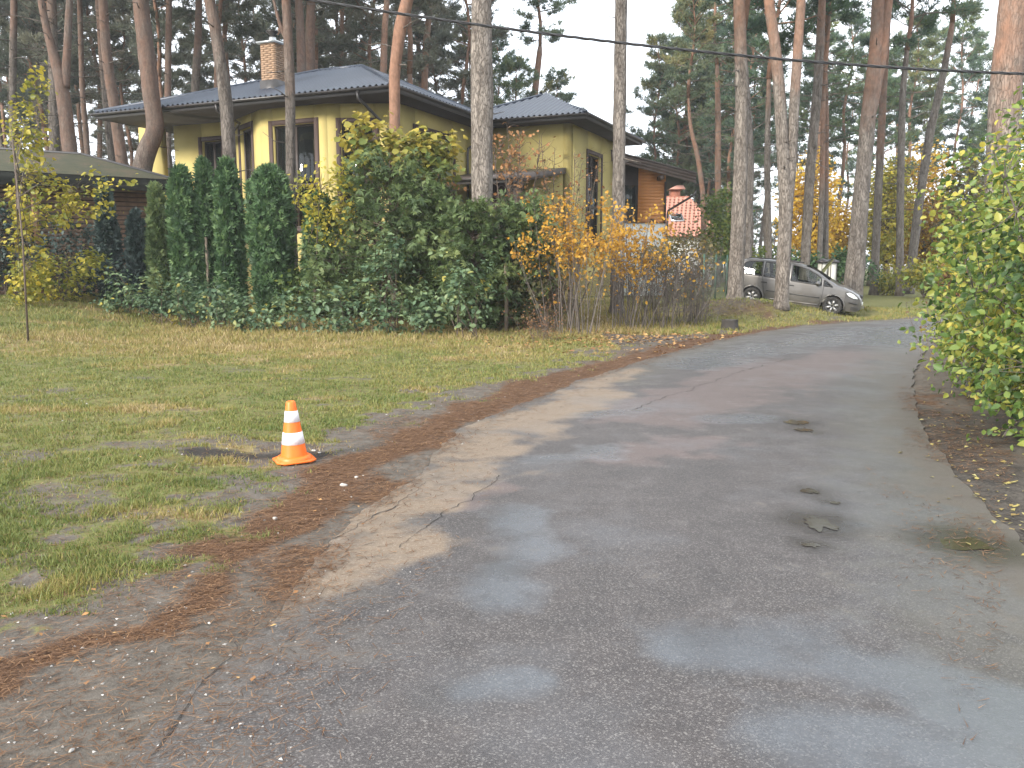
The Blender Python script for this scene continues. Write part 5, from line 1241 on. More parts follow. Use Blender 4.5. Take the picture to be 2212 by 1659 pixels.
def thuja(label, x0, x1, ytop, Y, seed, mat='thuja', n=3000, tip=0.45, group='columnar thujas of the hedge', size=0.17, base_y=None):
    rng = np.random.default_rng(seed); k = kpx(Y); c = P((x0 + x1) / 2, 560, Y); g = gz(c[0], c[1]); top = P((x0 + x1) / 2, ytop, Y)[2]
    H, R = top - g, (x1 - x0) / 2 * k * 0.84
    root = thing('thuja', label, 'shrub', (c[0], c[1], g), 0, group)
    def rad(t, az):
        pr = np.minimum(1, 0.72 + t * 0.9) * np.where(t > 1 - tip, np.sqrt(np.clip(1 - ((t - (1 - tip)) / tip) ** 2, 0.0, 1)), 1)
        return R * pr * (0.70 + 0.58 * fbm(np.cos(az) * 2.0 + seed, t * H * 2.0 + np.sin(az) * 2.0, seed, 3))
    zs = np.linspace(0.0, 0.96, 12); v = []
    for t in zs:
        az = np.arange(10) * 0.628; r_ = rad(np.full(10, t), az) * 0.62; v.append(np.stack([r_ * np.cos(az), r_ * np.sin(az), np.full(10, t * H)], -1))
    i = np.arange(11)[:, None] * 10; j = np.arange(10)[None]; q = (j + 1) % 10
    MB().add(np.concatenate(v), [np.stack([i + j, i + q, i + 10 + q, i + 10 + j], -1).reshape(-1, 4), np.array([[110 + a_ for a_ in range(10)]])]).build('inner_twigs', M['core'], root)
    t = rng.random(n) ** 0.9; az = rng.uniform(0, 6.283, n); r_ = rad(t, az) * rng.uniform(0.66, 0.98, n)
    p = np.stack([r_ * np.cos(az), r_ * np.sin(az), t * H + 0.03], -1)
    o = np.stack([np.cos(az), np.sin(az), np.zeros(n)], -1); tg = np.stack([-np.sin(az), np.cos(az), np.zeros(n)], -1)
    nrm = tg * rng.normal(0, 0.9, n)[:, None] + o * rng.uniform(0.2, 1, n)[:, None] + rng.normal(0, 0.3, (n, 3)); nrm /= np.linalg.norm(nrm, axis=1)[:, None]
    al = np.array([0, 0, 1.0]) * rng.uniform(0.3, 1.1, n)[:, None] + o * rng.uniform(0.1, 0.9, n)[:, None] + rng.normal(0, 0.25, (n, 3))
    lum = fbm(np.cos(az) * 3 + t * H * 2.5, np.sin(az) * 3 + t * H * 2.5, seed + 3, 3)
    mb = MB(); spray_geo(mb, p, nrm, al, size * rng.uniform(0.6, 1.3, n), rng, np.clip(0.48 + (lum - 0.5) * 1.1 + rng.normal(0, 0.15, n), 0, 1), 5, 0.13)
    mb.build('foliage', M[mat], root)
    MB().tube(np.array([(0, 0, -0.05), (0, 0, H * 0.5), (0, 0, H * 0.9)]), [0.06, 0.04, 0.012], 6).build('trunk', M['twig'], root)
    return root
thuja('short pale pointed thuja left of the thuja row', 318, 372, 404, 25.6, 2001, 'thuja_pale', 2000, 0.8)
thuja('leftmost tall thuja of the dense row before the house', 366, 432, 366, 25.2, 2002)
thuja('narrow thuja with the highest tip in the middle of the row', 424, 472, 351, 25.4, 2003, n=2600)
thuja('tall thuja between the highest tip and the broad one', 464, 534, 350, 25.0, 2004)
thuja('broad flat-topped thuja closing the row before the bay window', 534, 640, 366, 24.7, 2005, n=4600, tip=0.24)
thuja('dark slender cypress in front of the slatted shed wall', 206, 262, 398, 26.4, 2006, 'conifer_blue', 1900, 0.9)
thuja('thin sparse conifer before the shed slats, near the short pale thuja', 270, 325, 462, 26.2, 2007, 'conifer_blue', 1500, 0.9)
thuja('small dark thuja tucked right of the broad one', 648, 742, 425, 24.4, 2008, 'thuja', 2800, 0.6)

def loose_conifer(label, base_px, Y, ytop, hw, seed, mat='thuja_pale', n_br=90, size=0.13, yb=700, group='loose hedge conifers'):
    """open thuja: drooping flat sprays on outward branches"""
    rng = np.random.default_rng(seed); k = kpx(Y); c = P(base_px, 560, Y); g = gz(c[0], c[1]); H = P(base_px, ytop, Y)[2] - g; R = hw * k
    root = thing('loose_thuja', label, 'shrub', (c[0], c[1], g), 0, group); wd, lf = MB(), MB()
    wd.tube(np.array([(0, 0, -0.05), (0.05, 0, H * 0.4), (0, 0.04, H * 0.95)]), [0.07, 0.05, 0.01], 6)
    PC, AL, TT = [], [], []
    for i in range(n_br):
        t = (i + rng.random()) / n_br; z = H * (0.04 + 0.93 * t); az = i * 2.4 + rng.normal(0, 0.4); ln = R * (0.35 + 0.75 * math.sqrt(1 - t)) * rng.uniform(0.65, 1.15) * min(1.0, 0.6 + 3 * t)
        h = np.array([math.cos(az), math.sin(az), 0]); e = np.array([0, 0, z]) + h * ln + np.array([0, 0, rng.uniform(-0.05, 0.35) * ln])
        s = np.array([0, 0, z * 0.92]); wd.tube(np.array([s, (s + e) / 2 + np.array([0, 0, 0.08]), e]), [0.018, 0.011, 0.004], 4, cap=False)
        m_ = int(34 * (0.5 + ln / R * 0.6)); f = rng.uniform(0.3, 1.08, m_); cc = s + (e - s) * f[:, None] + rng.normal(0, 0.13, (m_, 3)) * np.array([1, 1, 0.75])
        PC.append(cc); AL.append(np.tile(h * 0.8 + np.array([0, 0, -0.15]), (m_, 1)) + rng.normal(0, 0.45, (m_, 3))); TT.append(np.clip(rng.normal(0.45, 0.16) + rng.normal(0, 0.1, m_), 0, 1))
    PC, AL, TT = np.concatenate(PC), np.concatenate(AL), np.concatenate(TT); PC[:, 2] = np.maximum(PC[:, 2], 0.04)
    nr = rand_unit(rng, len(PC)); nr[:, 2] = np.abs(nr[:, 2]) + 0.25; nr /= np.linalg.norm(nr, axis=1)[:, None]
    spray_geo(lf, PC, nr, AL, size * 1.35 * rng.uniform(0.6, 1.3, len(PC)), rng, TT, 5, 0.11)
    lf.build('foliage', M[mat], root); wd.build('stems', M['twig'], root, True)
loose_conifer('large loose feathery thuja in the middle of the hedge', 845, 23.6, 330, 150, 2101, n_br=150)
loose_conifer('loose thuja directly left of the big grey pine', 925, 23.2, 400, 105, 2102, n_br=100)
loose_conifer('loose thuja at the foot of the big grey pine', 1020, 21.9, 425, 80, 2103, n_br=90)
loose_conifer('loose thuja between the big grey pine and the golden bush', 1130, 22.4, 420, 85, 2104, n_br=95)
loose_conifer('low loose thuja filling the hedge under the broad yellow leaves', 735, 24.0, 520, 95, 2105, n_br=80)
G0 = lambda x, Y: P(x, 560, Y)[:2]
shrub('linden_shrub', 'tall shrub with big round yellow-green leaves before the corner windows', 'shrub', G0(860, 24.3), [blob(760, 300, 1000, 430, 24.3, 1.1), blob(750, 245, 850, 340, 24.3, 0.6, 0.35), blob(890, 290, 990, 350, 24.3, 0.6, 0.3)], 130, 11, 0.20, 'leaf_linden', 2201, stems=12, hexa=True, spread_=0.2, up=0.9, stem_r=0.035, wid=0.45,
      tint_fn=lambda p, r: (p[:, 2] - 4.0) * 0.22)
shrub('yellow_shrub', 'bright yellow-leaved shrub right of the broad thuja', 'shrub', G0(690, 23.9), [blob(640, 360, 780, 480, 23.9, 0.8), blob(670, 440, 770, 540, 23.9, 0.6, 0.5)], 110, 11, 0.13, 'leaf_yellow', 2202, stems=9, spread_=0.17, stem_r=0.025, tint=(0.62, 0.2))
# low rose bushes along the foot of the hedge
ROSES = [(225, 610, 300, 665, 26.0, 'low rose bush below the dark slender cypress'), (300, 615, 372, 675, 25.2, 'low rose bush below the short pale thuja'), (365, 620, 440, 690, 24.6, 'low rose bush in front of the leftmost tall thuja'), (435, 610, 510, 690, 24.2, 'low rose bush below the highest thuja tip'),
         (505, 640, 590, 715, 23.4, 'blue-green rose bush reaching out from the broad thuja'), (585, 640, 690, 712, 23.2, 'spreading rose bush right of the broad thuja foot'), (690, 650, 790, 735, 22.6, 'pale leafy rose bush standing forward on the lawn, left of two'), (790, 630, 890, 735, 22.4, 'pale leafy rose bush standing forward on the lawn, right of two'),
         (885, 640, 960, 715, 22.3, 'small rose bush below the loose thujas'), (815, 540, 880, 590, 23.0, 'sprig of big pale leaves poking from the hedge middle'), (950, 560, 1060, 700, 21.6, 'leafy rose bush left of the wooden fence post')]
for i, (x0, y0, x1, y1, Y, lab) in enumerate(ROSES):
    Y = Y - 1.5 if i not in (9,) else Y - 1.2
    x_ = (x0 + x1) / 2; jj = [0, 18, -12, 10, 26, 4, -6, -22, 12, 0, 0][i]; bl = [blob(x0, y0 + jj, x1, y1, Y, (x1 - x0) / 2 * kpx(Y) * 0.8), blob(x0 + 12, y0 + jj - 28, x0 + 55, y1 - 30, Y, 0.3, 0.25)]
    shrub('rose_bush', lab, 'shrub', G0(x_, Y), bl, 48, 9, 0.125, 'leaf_rose', 2300 + i, 'rose bushes at the hedge foot', stems=9, spread_=0.13, stem_r=0.012, up=0.9, hexa=True, wid=0.34, tint=(0.52, 0.2), twigs=0.3, lumps=0.4, shoots=10)
# dark shaded undergrowth of the hedge
for i, (x0, y0, x1, y1, Y, mat, lab) in enumerate([(60, 470, 215, 640, 27.0, 'conifer_blue', 'bluish spreading conifer in front of the shed'), (-40, 430, 60, 620, 27.0, 'conifer_blue', 'dark conifer at the very left edge'), (190, 540, 330, 650, 26.6, 'conifer_blue', 'low bluish conifer under the dark cypress'), (1080, 500, 1200, 700, 22.2, 'leaf_dull', 'dull olive bush behind the wooden fence post'),
        (620, 560, 760, 700, 24.6, 'leaf_mid', 'shaded green bush low in the hedge right of the thuja row'), (760, 570, 900, 690, 24.2, 'leaf_dull', 'shaded brownish bush low in the middle of the hedge'), (880, 540, 1010, 690, 23.6, 'leaf_dull', 'shaded bush under the loose thujas')]):
    shrub('hedge_bush', lab, 'shrub', G0((x0 + x1) / 2, Y), [blob(x0, y0, x1, y1, Y, 0.9)], 190, 11, 0.13 if mat != 'conifer_blue' else 0.12, mat, 2400 + i, 'bushes filling the hedge', stems=14, spread_=0.2, tint=(0.35, 0.18), stem_r=0.02)
# sapling with yellow leaves on the left lawn
shrub('sapling', 'slender yellow-leaved sapling on the left lawn', 'tree', ground_flat(57, 690, 0.55), [blob(20, 205, 100, 420, 24.0, 0.5, 0.35), blob(20, 370, 170, 500, 24.0, 0.7, 0.55), blob(120, 410, 250, 470, 24.0, 0.35, 0.16), blob(160, 370, 300, 420, 24.0, 0.25, 0.07), blob(20, 480, 95, 670, 24.0, 0.45, 0.5), blob(60, 135, 92, 215, 24.0, 0.2, 0.05)], 280, 8, 0.125, 'leaf_yellow', 2501, stems=13, hexa=True, spread_=0.13, up=0.8, trunk=(4.2, 0.02), tint=(0.55, 0.22), stem_r=0.014, wid=0.42, twigs=0.8)
shrub('yellow_undergrowth', 'low yellowing bush around the foot of the sapling', 'shrub', G0(120, 25.5), [blob(10, 560, 210, 645, 25.5, 0.6), blob(160, 545, 220, 600, 25.0, 0.4, 0.3)], 130, 9, 0.12, 'leaf_yellow', 2502, stems=14, hexa=True, spread_=0.15, up=0.8, stem_r=0.012, tint=(0.42, 0.2))
# golden bush with long bare stems by the road
def stemmy(label, base_px, Y, stems, spread_px, ytop, seed, n_leaf, mat, leaf_lo, size, group=None, stem_r=0.013, twig=16, stem_mat='greytwig', name='multi_stem_bush', ydep=1.0, bright=0.55):
    rng = np.random.default_rng(seed); k = kpx(Y); c = P(base_px, 560, Y); g = gz(c[0], c[1]); H = P(base_px, ytop, Y)[2] - g
    root = thing(name, label, 'shrub', (c[0], c[1], g), 0, group); wd, lf = MB(), MB(); tips = []
    for i in range(stems):
        f = np.array([rng.normal(0, spread_px * k * 0.35), rng.normal(0, 0.35 * ydep), -0.03]); h = H * rng.uniform(0.55, 1.05)
        e = f * 1.7 + np.array([rng.normal(0, spread_px * k * 0.32), rng.normal(0, 0.3 * ydep), h]); n_ = 7; u = np.linspace(0, 1, n_)[:, None]
        path = f + (e - f) * u + np.cumsum(rng.normal(0, 0.03, (n_, 3)), 0) * u; wd.tube(path, np.linspace(1, 0.25, n_) * stem_r * rng.uniform(0.7, 1.3), 5, cap=False)
        for _ in range(twig):
            t = rng.uniform(0.25, 1.0); q = t * (n_ - 1); a = int(min(n_ - 2, q)); s = path[a] + (path[a + 1] - path[a]) * (q - a)
            d = unit(np.array([rng.normal(0, 1), rng.normal(0, 1), rng.uniform(0.2, 1.2)])); l_ = rng.uniform(0.15, 0.55) * (1.2 - 0.5 * t); e2 = s + d * l_
            wd.tube(np.array([s, (s + e2) / 2 + rng.normal(0, 0.03, 3), e2]), [stem_r * 0.35, stem_r * 0.25, stem_r * 0.12], 3, cap=False); tips.append((e2 + s) / 2); tips.append(e2)
            e3 = e2 + unit(d + rng.normal(0, 0.6, 3)) * l_ * 0.6; wd.tube(np.array([e2, e3]), [stem_r * 0.18, stem_r * 0.08], 3, cap=False); tips.append(e3)
    tips = np.array(tips)
    if n_leaf:
        w = sstep(leaf_lo * H, (leaf_lo + 0.3) * H, tips[:, 2]) + 0.035; w = w / w.sum()
        p = tips[rng.choice(len(tips), n_leaf, p=w)] + rng.normal(0, 0.05, (n_leaf, 3)); nr = rand_unit(rng, n_leaf) * 0.8 + np.array([0, -0.2, 0.5]); nr /= np.linalg.norm(nr, axis=1)[:, None]
        leaf_geo(lf, p, nr, rand_unit(rng, n_leaf) + np.array([0, 0, -0.5]), size * rng.uniform(0.6, 1.3, n_leaf), rng, np.clip(rng.normal(bright, 0.22, n_leaf), 0, 1), True, 0.2, 0.38)
        lf.build('foliage', M[mat], root)
    wd.build('stems', M[stem_mat], root, True)
stemmy('golden-orange leaved bush on bare grey stems by the road edge', 1245, 21.2, 30, 80, 430, 2601, 1900, 'leaf_orange', 0.38, 0.085, twig=14)
stemmy('golden bush right behind, its leaves before the white annex base', 1350, 22.6, 24, 75, 445, 2602, 1500, 'leaf_orange', 0.32, 0.085, twig=14)
stemmy('grey leafless twiggy thicket right of the golden bushes', 1420, 23.2, 46, 75, 515, 2603, 60, 'leaf_orange', 0.2, 0.08, twig=26, stem_r=0.011, name='twig_thicket')
stemmy('grey twiggy thicket ending beside the green mesh fence', 1490, 24.2, 36, 55, 520, 2604, 70, 'leaf_orange', 0.2, 0.08, twig=24, stem_r=0.011, name='twig_thicket')
stemmy('bare dark thicket between the loose thuja and golden bush', 1190, 22.2, 26, 55, 560, 2605, 30, 'leaf_brown', 0.3, 0.08, twig=20, stem_r=0.011, stem_mat='twig', name='twig_thicket')
stemmy('dry brown weed clump on the verge before the golden bush', 1170, 19.0, 34, 32, 665, 2606, 420, 'leaf_brown', 0.0, 0.035, twig=9, stem_r=0.004, stem_mat='twig', name='dry_weed', ydep=0.4, bright=0.3)
stemmy('bush with withered rusty leaves and bare boughs beside the porch', 1120, 24.6, 13, 110, 262, 2607, 420, 'leaf_brown', 0.5, 0.11, twig=46, stem_r=0.03, stem_mat='twig', name='bare_tree', ydep=1.4, bright=0.6)
stemmy('sparse bare shrub before the wing window', 1215, 25.4, 13, 80, 310, 2608, 200, 'leaf_brown', 0.4, 0.10, twig=44, stem_r=0.022, stem_mat='twig', name='bare_tree', ydep=1.2, bright=0.65)
shrub('olive_bush', 'olive and rust leaved bush below the red tiled roof', 'shrub', G0(1460, 30), [blob(1420, 498, 1545, 615, 30, 1.2), blob(1380, 530, 1450, 590, 29, 0.8, 0.4)], 230, 11, 0.13, 'leaf_dull', 2701, stems=14, spread_=0.2, tint=(0.5, 0.22))
shrub('green_tree', 'yellow-green leafy young tree covering the red roof side', 'tree', G0(1570, 44), [blob(1528, 410, 1605, 500, 44, 1.4), blob(1535, 470, 1605, 560, 42, 1.4, 0.8)], 260, 10, 0.20, 'leaf_mid', 2702, stems=14, spread_=0.26, tint=(0.55, 0.2), trunk=(3.0, 0.08), stem_r=0.03)
# autumn maples and shrubs beyond the bend
def maple(label, x0, y0, x1, y1, Y, mat, seed, n_cl=420, per=11, size=0.24, extra=(), trunk_px=None):
    shrub('maple_tree', label, 'tree', G0(trunk_px or (x0 + x1) / 2, Y), [blob(x0, y0, x1, y1, Y)] + list(extra), n_cl, per, size, mat, seed, 'autumn maples beyond the road bend', stems=22, spread_=0.34, tint=(0.55, 0.2), trunk=(2.6, 0.13), stem_r=0.045, leafname='crown', up=0.6, shell=0.3)
maple('brilliant golden maple behind the twin-stemmed pine', 1690, 335, 1810, 590, 54, 'leaf_gold', 2801, 460)
maple('yellow-green maple between the leaning pine and slim pines', 1870, 340, 1960, 590, 56, 'leaf_yellow', 2802, 520)
maple('large orange-gold maple behind the right-leaning pine', 1930, 310, 2060, 590, 60, 'leaf_amber', 2803, 950, extra=[blob(1900, 420, 2080, 600, 62)])
maple('small amber maple behind the car windscreen', 1770, 440, 1850, 600, 60, 'leaf_amber', 2804, 260)
maple('dark olive broadleaf tree in the gap behind the bend', 2030, 330, 2140, 600, 56, 'leaf_dull', 2805, 360)
shrub('green_bush', 'round yellow-green bush on the far side of the bend', 'shrub', G0(2010, 42), [blob(1955, 565, 2062, 632, 42)], 190, 10, 0.17, 'leaf_yellow', 2811, stems=12, spread_=0.22, tint=(0.35, 0.18))
shrub('green_bush', 'small yellowish bush at the foot of the dark slim pine', 'shrub', G0(1918, 45), [blob(1890, 590, 1950, 635, 45)], 90, 9, 0.17, 'leaf_yellow', 2812, stems=9, spread_=0.2, tint=(0.3, 0.18))
shrub('evergreen_bush', 'dark evergreen bush right of the cream pillars', 'shrub', G0(1830, 39), [blob(1800, 540, 1850, 600, 39), blob(1795, 560, 1900, 615, 44, 1.0, 0.8)], 200, 10, 0.16, 'thuja', 2813, stems=10, spread_=0.2)
shrub('evergreen_bush', 'dark evergreen bush left of the cream pillars, behind the car roof', 'shrub', G0(1735, 40), [blob(1700, 545, 1765, 600, 40)], 140, 10, 0.16, 'thuja', 2814, stems=9, spread_=0.2)
shrub('green_bush', 'leafy bush behind the tailgate of the car', 'shrub', G0(1640, 41), [blob(1600, 535, 1690, 610, 41)], 170, 10, 0.17, 'leaf_mid', 2815, stems=10, spread_=0.22, tint=(0.55, 0.2))
shrub('rusty_bush', 'rust-brown bush where the road disappears', 'shrub', G0(2085, 40), [blob(2040, 560, 2120, 660, 40)], 170, 10, 0.15, 'leaf_brown', 2816, stems=12, spread_=0.2, tint=(0.35, 0.2))
# roadside bushes on the right, close to the camera
def near(x, y): return ground_flat(x, y)
def ytint(p, r): return (fbm(p[:, 0] * 1.2, p[:, 2] * 1.2, 33, 3) - 0.5) * 0.9
kw = dict(stems=26, hexa=True, stem_r=0.022, twigs=0.5, up=0.5, stem_mat='greytwig', tint_fn=ytint, lumps=0.40, shoots=70)
shrub('roadside_bush', 'nearest leafy green-yellow bush at the right road edge', 'shrub', (5.6, 8.3), [(np.array([5.75, 8.4, 1.7]), np.array([1.25, 1.3, 1.5]), 1.0), (np.array([5.6, 8.0, 0.75]), np.array([1.25, 1.1, 0.72]), 0.6)], 950, 11, 0.076, 'leaf_right', 2901, 'bushes along the right road edge', spread_=0.13, tint=(0.58, 0.24), **kw)
shrub('roadside_bush', 'tall leafy bush behind the nearest roadside one', 'shrub', (6.8, 10.6), [(np.array([6.8, 10.6, 1.95]), np.array([1.25, 1.5, 1.85]), 1.0), (np.array([6.25, 10.4, 0.8]), np.array([0.95, 1.2, 0.8]), 0.5)], 950, 11, 0.080, 'leaf_right', 2902, 'bushes along the right road edge', spread_=0.15, tint=(0.60, 0.24), **kw)
shrub('roadside_bush', 'yellowing bush in the middle of the right roadside row', 'shrub', (8.25, 13.2), [(np.array([8.25, 13.2, 1.7]), np.array([1.25, 1.5, 1.7]), 1.0), (np.array([7.7, 12.9, 0.8]), np.array([0.95, 1.2, 0.8]), 0.4)], 760, 11, 0.085, 'leaf_right', 2903, 'bushes along the right road edge', spread_=0.16, tint=(0.62, 0.17), **kw)
shrub('roadside_bush', 'farthest bush of the right roadside row, beside the bend', 'shrub', (10.5, 16.6), [(np.array([10.5, 16.6, 1.5]), np.array([1.35, 1.7, 1.5]), 1.0)], 360, 11, 0.10, 'leaf_right', 2904, 'bushes along the right road edge', spread_=0.18, tint=(0.58, 0.18), **kw)
shrub('roadside_bush', 'tall dark green bush filling the right edge below the thick pine', 'shrub', (8.0, 10.2), [(np.array([8.1, 10.4, 2.0]), np.array([1.3, 1.6, 2.0]), 1.0)], 420, 10, 0.10, 'leaf_right', 2905, 'bushes along the right road edge', spread_=0.18, tint=(0.32, 0.15), **kw)
stemmy('bare dead stems sticking out of the roadside row at the bend', 2075, 15.0, 16, 22, 640, 2911, 60, 'leaf_brown', 0.2, 0.06, twig=14, stem_r=0.010, name='dead_bush', bright=0.2)
# ------------------------------------------------------------------ traffic cone
M['cone_o'] = plain('cone_orange', (0.86, 0.155, 0.012), 0.45, 0.08, 9)
M['cone_w'] = plain('reflective_white', (0.70, 0.68, 0.70), 0.4, 0.16, 22)
cp = ground_flat(636, 997); cg = gz(cp[0], cp[1])
CH = (1000 - 868) * kpx(cp[1]) * 1.0
cone = thing('traffic_cone', 'orange and white traffic cone on the muddy verge', 'traffic cone', (cp[0], cp[1], cg + 0.012), 0.45)
cone.rotation_euler = (0.0, math.radians(-1.5), 0.45)
def cr(t): return 0.125 * CH / 0.5 * (1 - t) * 0.92 + 0.036 * CH / 0.5 * t     # radius at height fraction
prof = [(cr(0.08), 0.08 * CH)] + [(cr(t), t * CH) for t in (0.2, 0.4, 0.6, 0.8, 0.97)] + [(cr(1) - 0.003, CH * 0.995), (cr(1) - 0.010, CH), (cr(1) - 0.014, CH * 0.99), (cr(1) - 0.015, CH * 0.8)]
MB().lathe(prof, 40).build('body', M['cone_o'], cone, True)
for t0, t1 in ((0.285, 0.485), (0.655, 0.84)):
    MB().lathe([(cr(t0), t0 * CH), (cr(t0) + 0.0035, t0 * CH + 0.001), (cr(t1) + 0.0035, t1 * CH - 0.001), (cr(t1), t1 * CH)], 40).build('white_band', M['cone_w'], cone, True)
q = CH / 0.5; a_, b_ = 0.160 * q, 0.105 * q
octo = [(-a_, -b_), (-b_, -a_), (b_, -a_), (a_, -b_), (a_, b_), (b_, a_), (-b_, a_), (-a_, b_)]
base = MB().prism(octo, 0.0, 0.014 * q); base.lathe([(0.142 * q, 0.0141 * q), (0.139 * q, 0.034 * q), (0.128 * q, 0.042 * q), (cr(0.08) - 0.004, 0.044 * q)], 40)
base.build('base', M['cone_o'], cone)

# ------------------------------------------------------------------ parked car
M['paint'] = None
m, n, l, b = mat_new('grey_brown_metallic'); co = n.new('ShaderNodeTexCoord').outputs['Object']
sepz = n.new('ShaderNodeSeparateXYZ'); l.new(co, sepz.inputs[0])
dirt = n.new('ShaderNodeMath'); dirt.operation = 'ADD'; l.new(maprange(n, l, sepz.outputs[2], 0.2, 0.75, 0.55, -0.25), dirt.inputs[0]); l.new(maprange(n, l, noise(n, l, co, 3, 5).outputs['Fac'], 0.3, 0.7, -0.3, 0.3), dirt.inputs[1])
dcl = maprange(n, l, dirt.outputs[0], 0.0, 0.7, 0.0, 0.7)
l.new(mixc(n, l, dcl, (0.132, 0.127, 0.122), (0.095, 0.083, 0.071)), b.inputs['Base Color'])
b.inputs['Metallic'].default_value = 0.55; l.new(maprange(n, l, dcl, 0, 0.7, 0.28, 0.7), b.inputs['Roughness']); b.inputs['Coat Weight'].default_value = 0.6; b.inputs['Coat Roughness'].default_value = 0.08
M['paint'] = m
M['rubber'] = plain('tyre_rubber', (0.035, 0.033, 0.031), 0.85, 0.3, 8)
M['trim'] = plain('black_trim', (0.025, 0.024, 0.024), 0.55, 0.1, 5)
M['alloy'] = plain('alloy_rim', (0.50, 0.49, 0.48), 0.35, 0.1, 5, 0.7)
M['chrome'] = plain('chrome', (0.7, 0.7, 0.7), 0.15, 0.03, 5, 1.0)
M['seatcloth'] = plain('seat_cloth', (0.05, 0.05, 0.055), 0.9, 0.2, 10)
M['carglass'] = glass_mat('car_glass', (0.02, 0.03, 0.03), 0.01, 0.06)
M['lamp_lens'] = plain('lamp_lens', (0.62, 0.66, 0.66), 0.08, 0.08, 12, 0.2)
M['tail'] = plain('tail_red', (0.35, 0.02, 0.015), 0.2, 0.1, 5)
M['plate'] = plain('number_plate', (0.75, 0.75, 0.72), 0.4, 0.05, 5)
car_h = unit(np.append((CAR_F - CAR_R)[:2], 0)); WB = 2.68
fz, rz_ = CAR_F[2] - 0.318, CAR_R[2] - 0.318
mid = (CAR_F + CAR_R) / 2
yaw = math.atan2(car_h[1], car_h[0]); pit = math.atan2(rz_ - fz, WB)
wheel_y = 0.76
ctr = np.array([mid[0], mid[1], (fz + rz_) / 2]); side = np.array([-car_h[1], car_h[0], 0.0])
ctr = ctr + side * wheel_y * 1.0         # the measured wheels are on the near flank
car = thing('parked_car', 'grey-brown metallic compact people carrier parked under the pines', 'car', tuple(ctr))
car.rotation_euler = Matrix.Rotation(yaw, 4, 'Z').to_3x3().to_4x4().__matmul__(Matrix.Rotation(pit, 4, 'Y')).to_euler()
XF, XR = 1.34, -1.34
def interp(x, pts): return np.interp(x, [p[0] for p in pts], [p[1] for p in pts])
TOP = [(-2.12, 0.92), (-2.10, 1.12), (-2.05, 1.30), (-1.93, 1.53), (-1.75, 1.605), (-1.2, 1.635), (-0.4, 1.645), (0.1, 1.615), (0.45, 1.53), (0.75, 1.40), (1.10, 1.195), (1.36, 1.055), (1.62, 0.985), (1.9, 0.885), (2.08, 0.79), (2.19, 0.66), (2.22, 0.50)]
BOT = [(-2.12, 0.45), (-2.08, 0.33), (-1.8, 0.24), (1.85, 0.20), (2.1, 0.21), (2.22, 0.30)]
BELT = [(-2.2, 1.06), (-1.5, 1.04), (0.0, 0.985), (0.9, 0.935), (1.4, 0.90), (2.22, 0.80)]
HW = [(-2.12, 0.62), (-2.05, 0.76), (-1.8, 0.86), (-1.2, 0.895), (1.2, 0.895), (1.7, 0.86), (2.0, 0.74), (2.13, 0.60), (2.22, 0.40)]
def half_w(x, z):
    """half width of the body skin at station x, height z"""
    w = interp(x, HW); bl = interp(x, BELT)
    t = np.clip((z - bl) / 0.62, 0, 1.2)
    w = w * np.where(z > bl, 1 - 0.10 * t - 0.13 * t * t, 1 - 0.05 * np.clip((0.55 - z) / 0.35, 0, 1) ** 2 - 0.012 * np.sin(np.clip((z - 0.3) / (bl - 0.3), 0, 1) * 3.1) * -1)
    return w
RA = 0.385
def bot(x):
    z = interp(x, BOT)
    for xc in (XF, XR):
        d = np.abs(x - xc); z = np.where(d < RA, np.maximum(z, 0.315 + np.sqrt(np.clip(RA * RA - d * d, 0, None)) - 0.0), z)
    return z
xst = np.unique(np.concatenate([np.linspace(-2.12, 2.22, 100), XF + np.linspace(-RA, RA, 25), XR + np.linspace(-RA, RA, 25), [XF - RA - 0.001, XF + RA + 0.001, XR - RA - 0.001, XR + RA + 0.001]]))
NS, NT = 34, 10
rows = []
for x in xst:
    zb_, zt_ = float(bot(np.array(x))), float(interp(x, TOP)); zb_ = min(zb_, zt_ - 0.05)
    u = np.linspace(0, 1, NS); z = zb_ + (zt_ - 0.06 - zb_) * u; w = half_w(x, z)
    wt_ = w[-1]; a = np.linspace(0, math.pi / 2, NT + 1)[1:]
    # rounded shoulder into a gently crowned top
    s = np.linspace(0, 1, NT + 1)[1:]
    yy_ = wt_ * (1 - s) ; zz_ = zt_ - 0.06 + 0.06 * np.sqrt(1 - (1 - np.minimum(1, s * 2.2)) ** 2) + 0.015 * s
    half = np.column_stack([np.full(NS + NT, x), np.concatenate([w, yy_]), np.concatenate([z, zz_])])
    rows.append(half)
rows = np.array(rows); nx2, nc = rows.shape[0], rows.shape[1]
WIN = {'rear_quarter': [(-1.86, 1.12), (-1.72, 1.47), (-1.58, 1.535), (-1.12, 1.555), (-1.08, 1.06), (-1.80, 1.075)],
       'rear_door': [(-1.02, 1.06), (-1.03, 1.555), (-0.22, 1.555), (-0.20, 1.02)],
       'front_door': [(-0.11, 1.015), (-0.12, 1.55), (0.10, 1.525), (0.42, 1.44), (0.72, 1.30), (0.86, 1.21), (0.90, 0.965)],
       'front_quarter': [(0.98, 0.965), (0.97, 1.155), (1.12, 1.075), (1.27, 0.955)]}
def in_poly(x, z, poly):
    return inside(np.asarray(x), np.asarray(z), [np.array(p) for p in poly])
faces = []; vid = np.arange(nx2 * nc).reshape(nx2, nc)
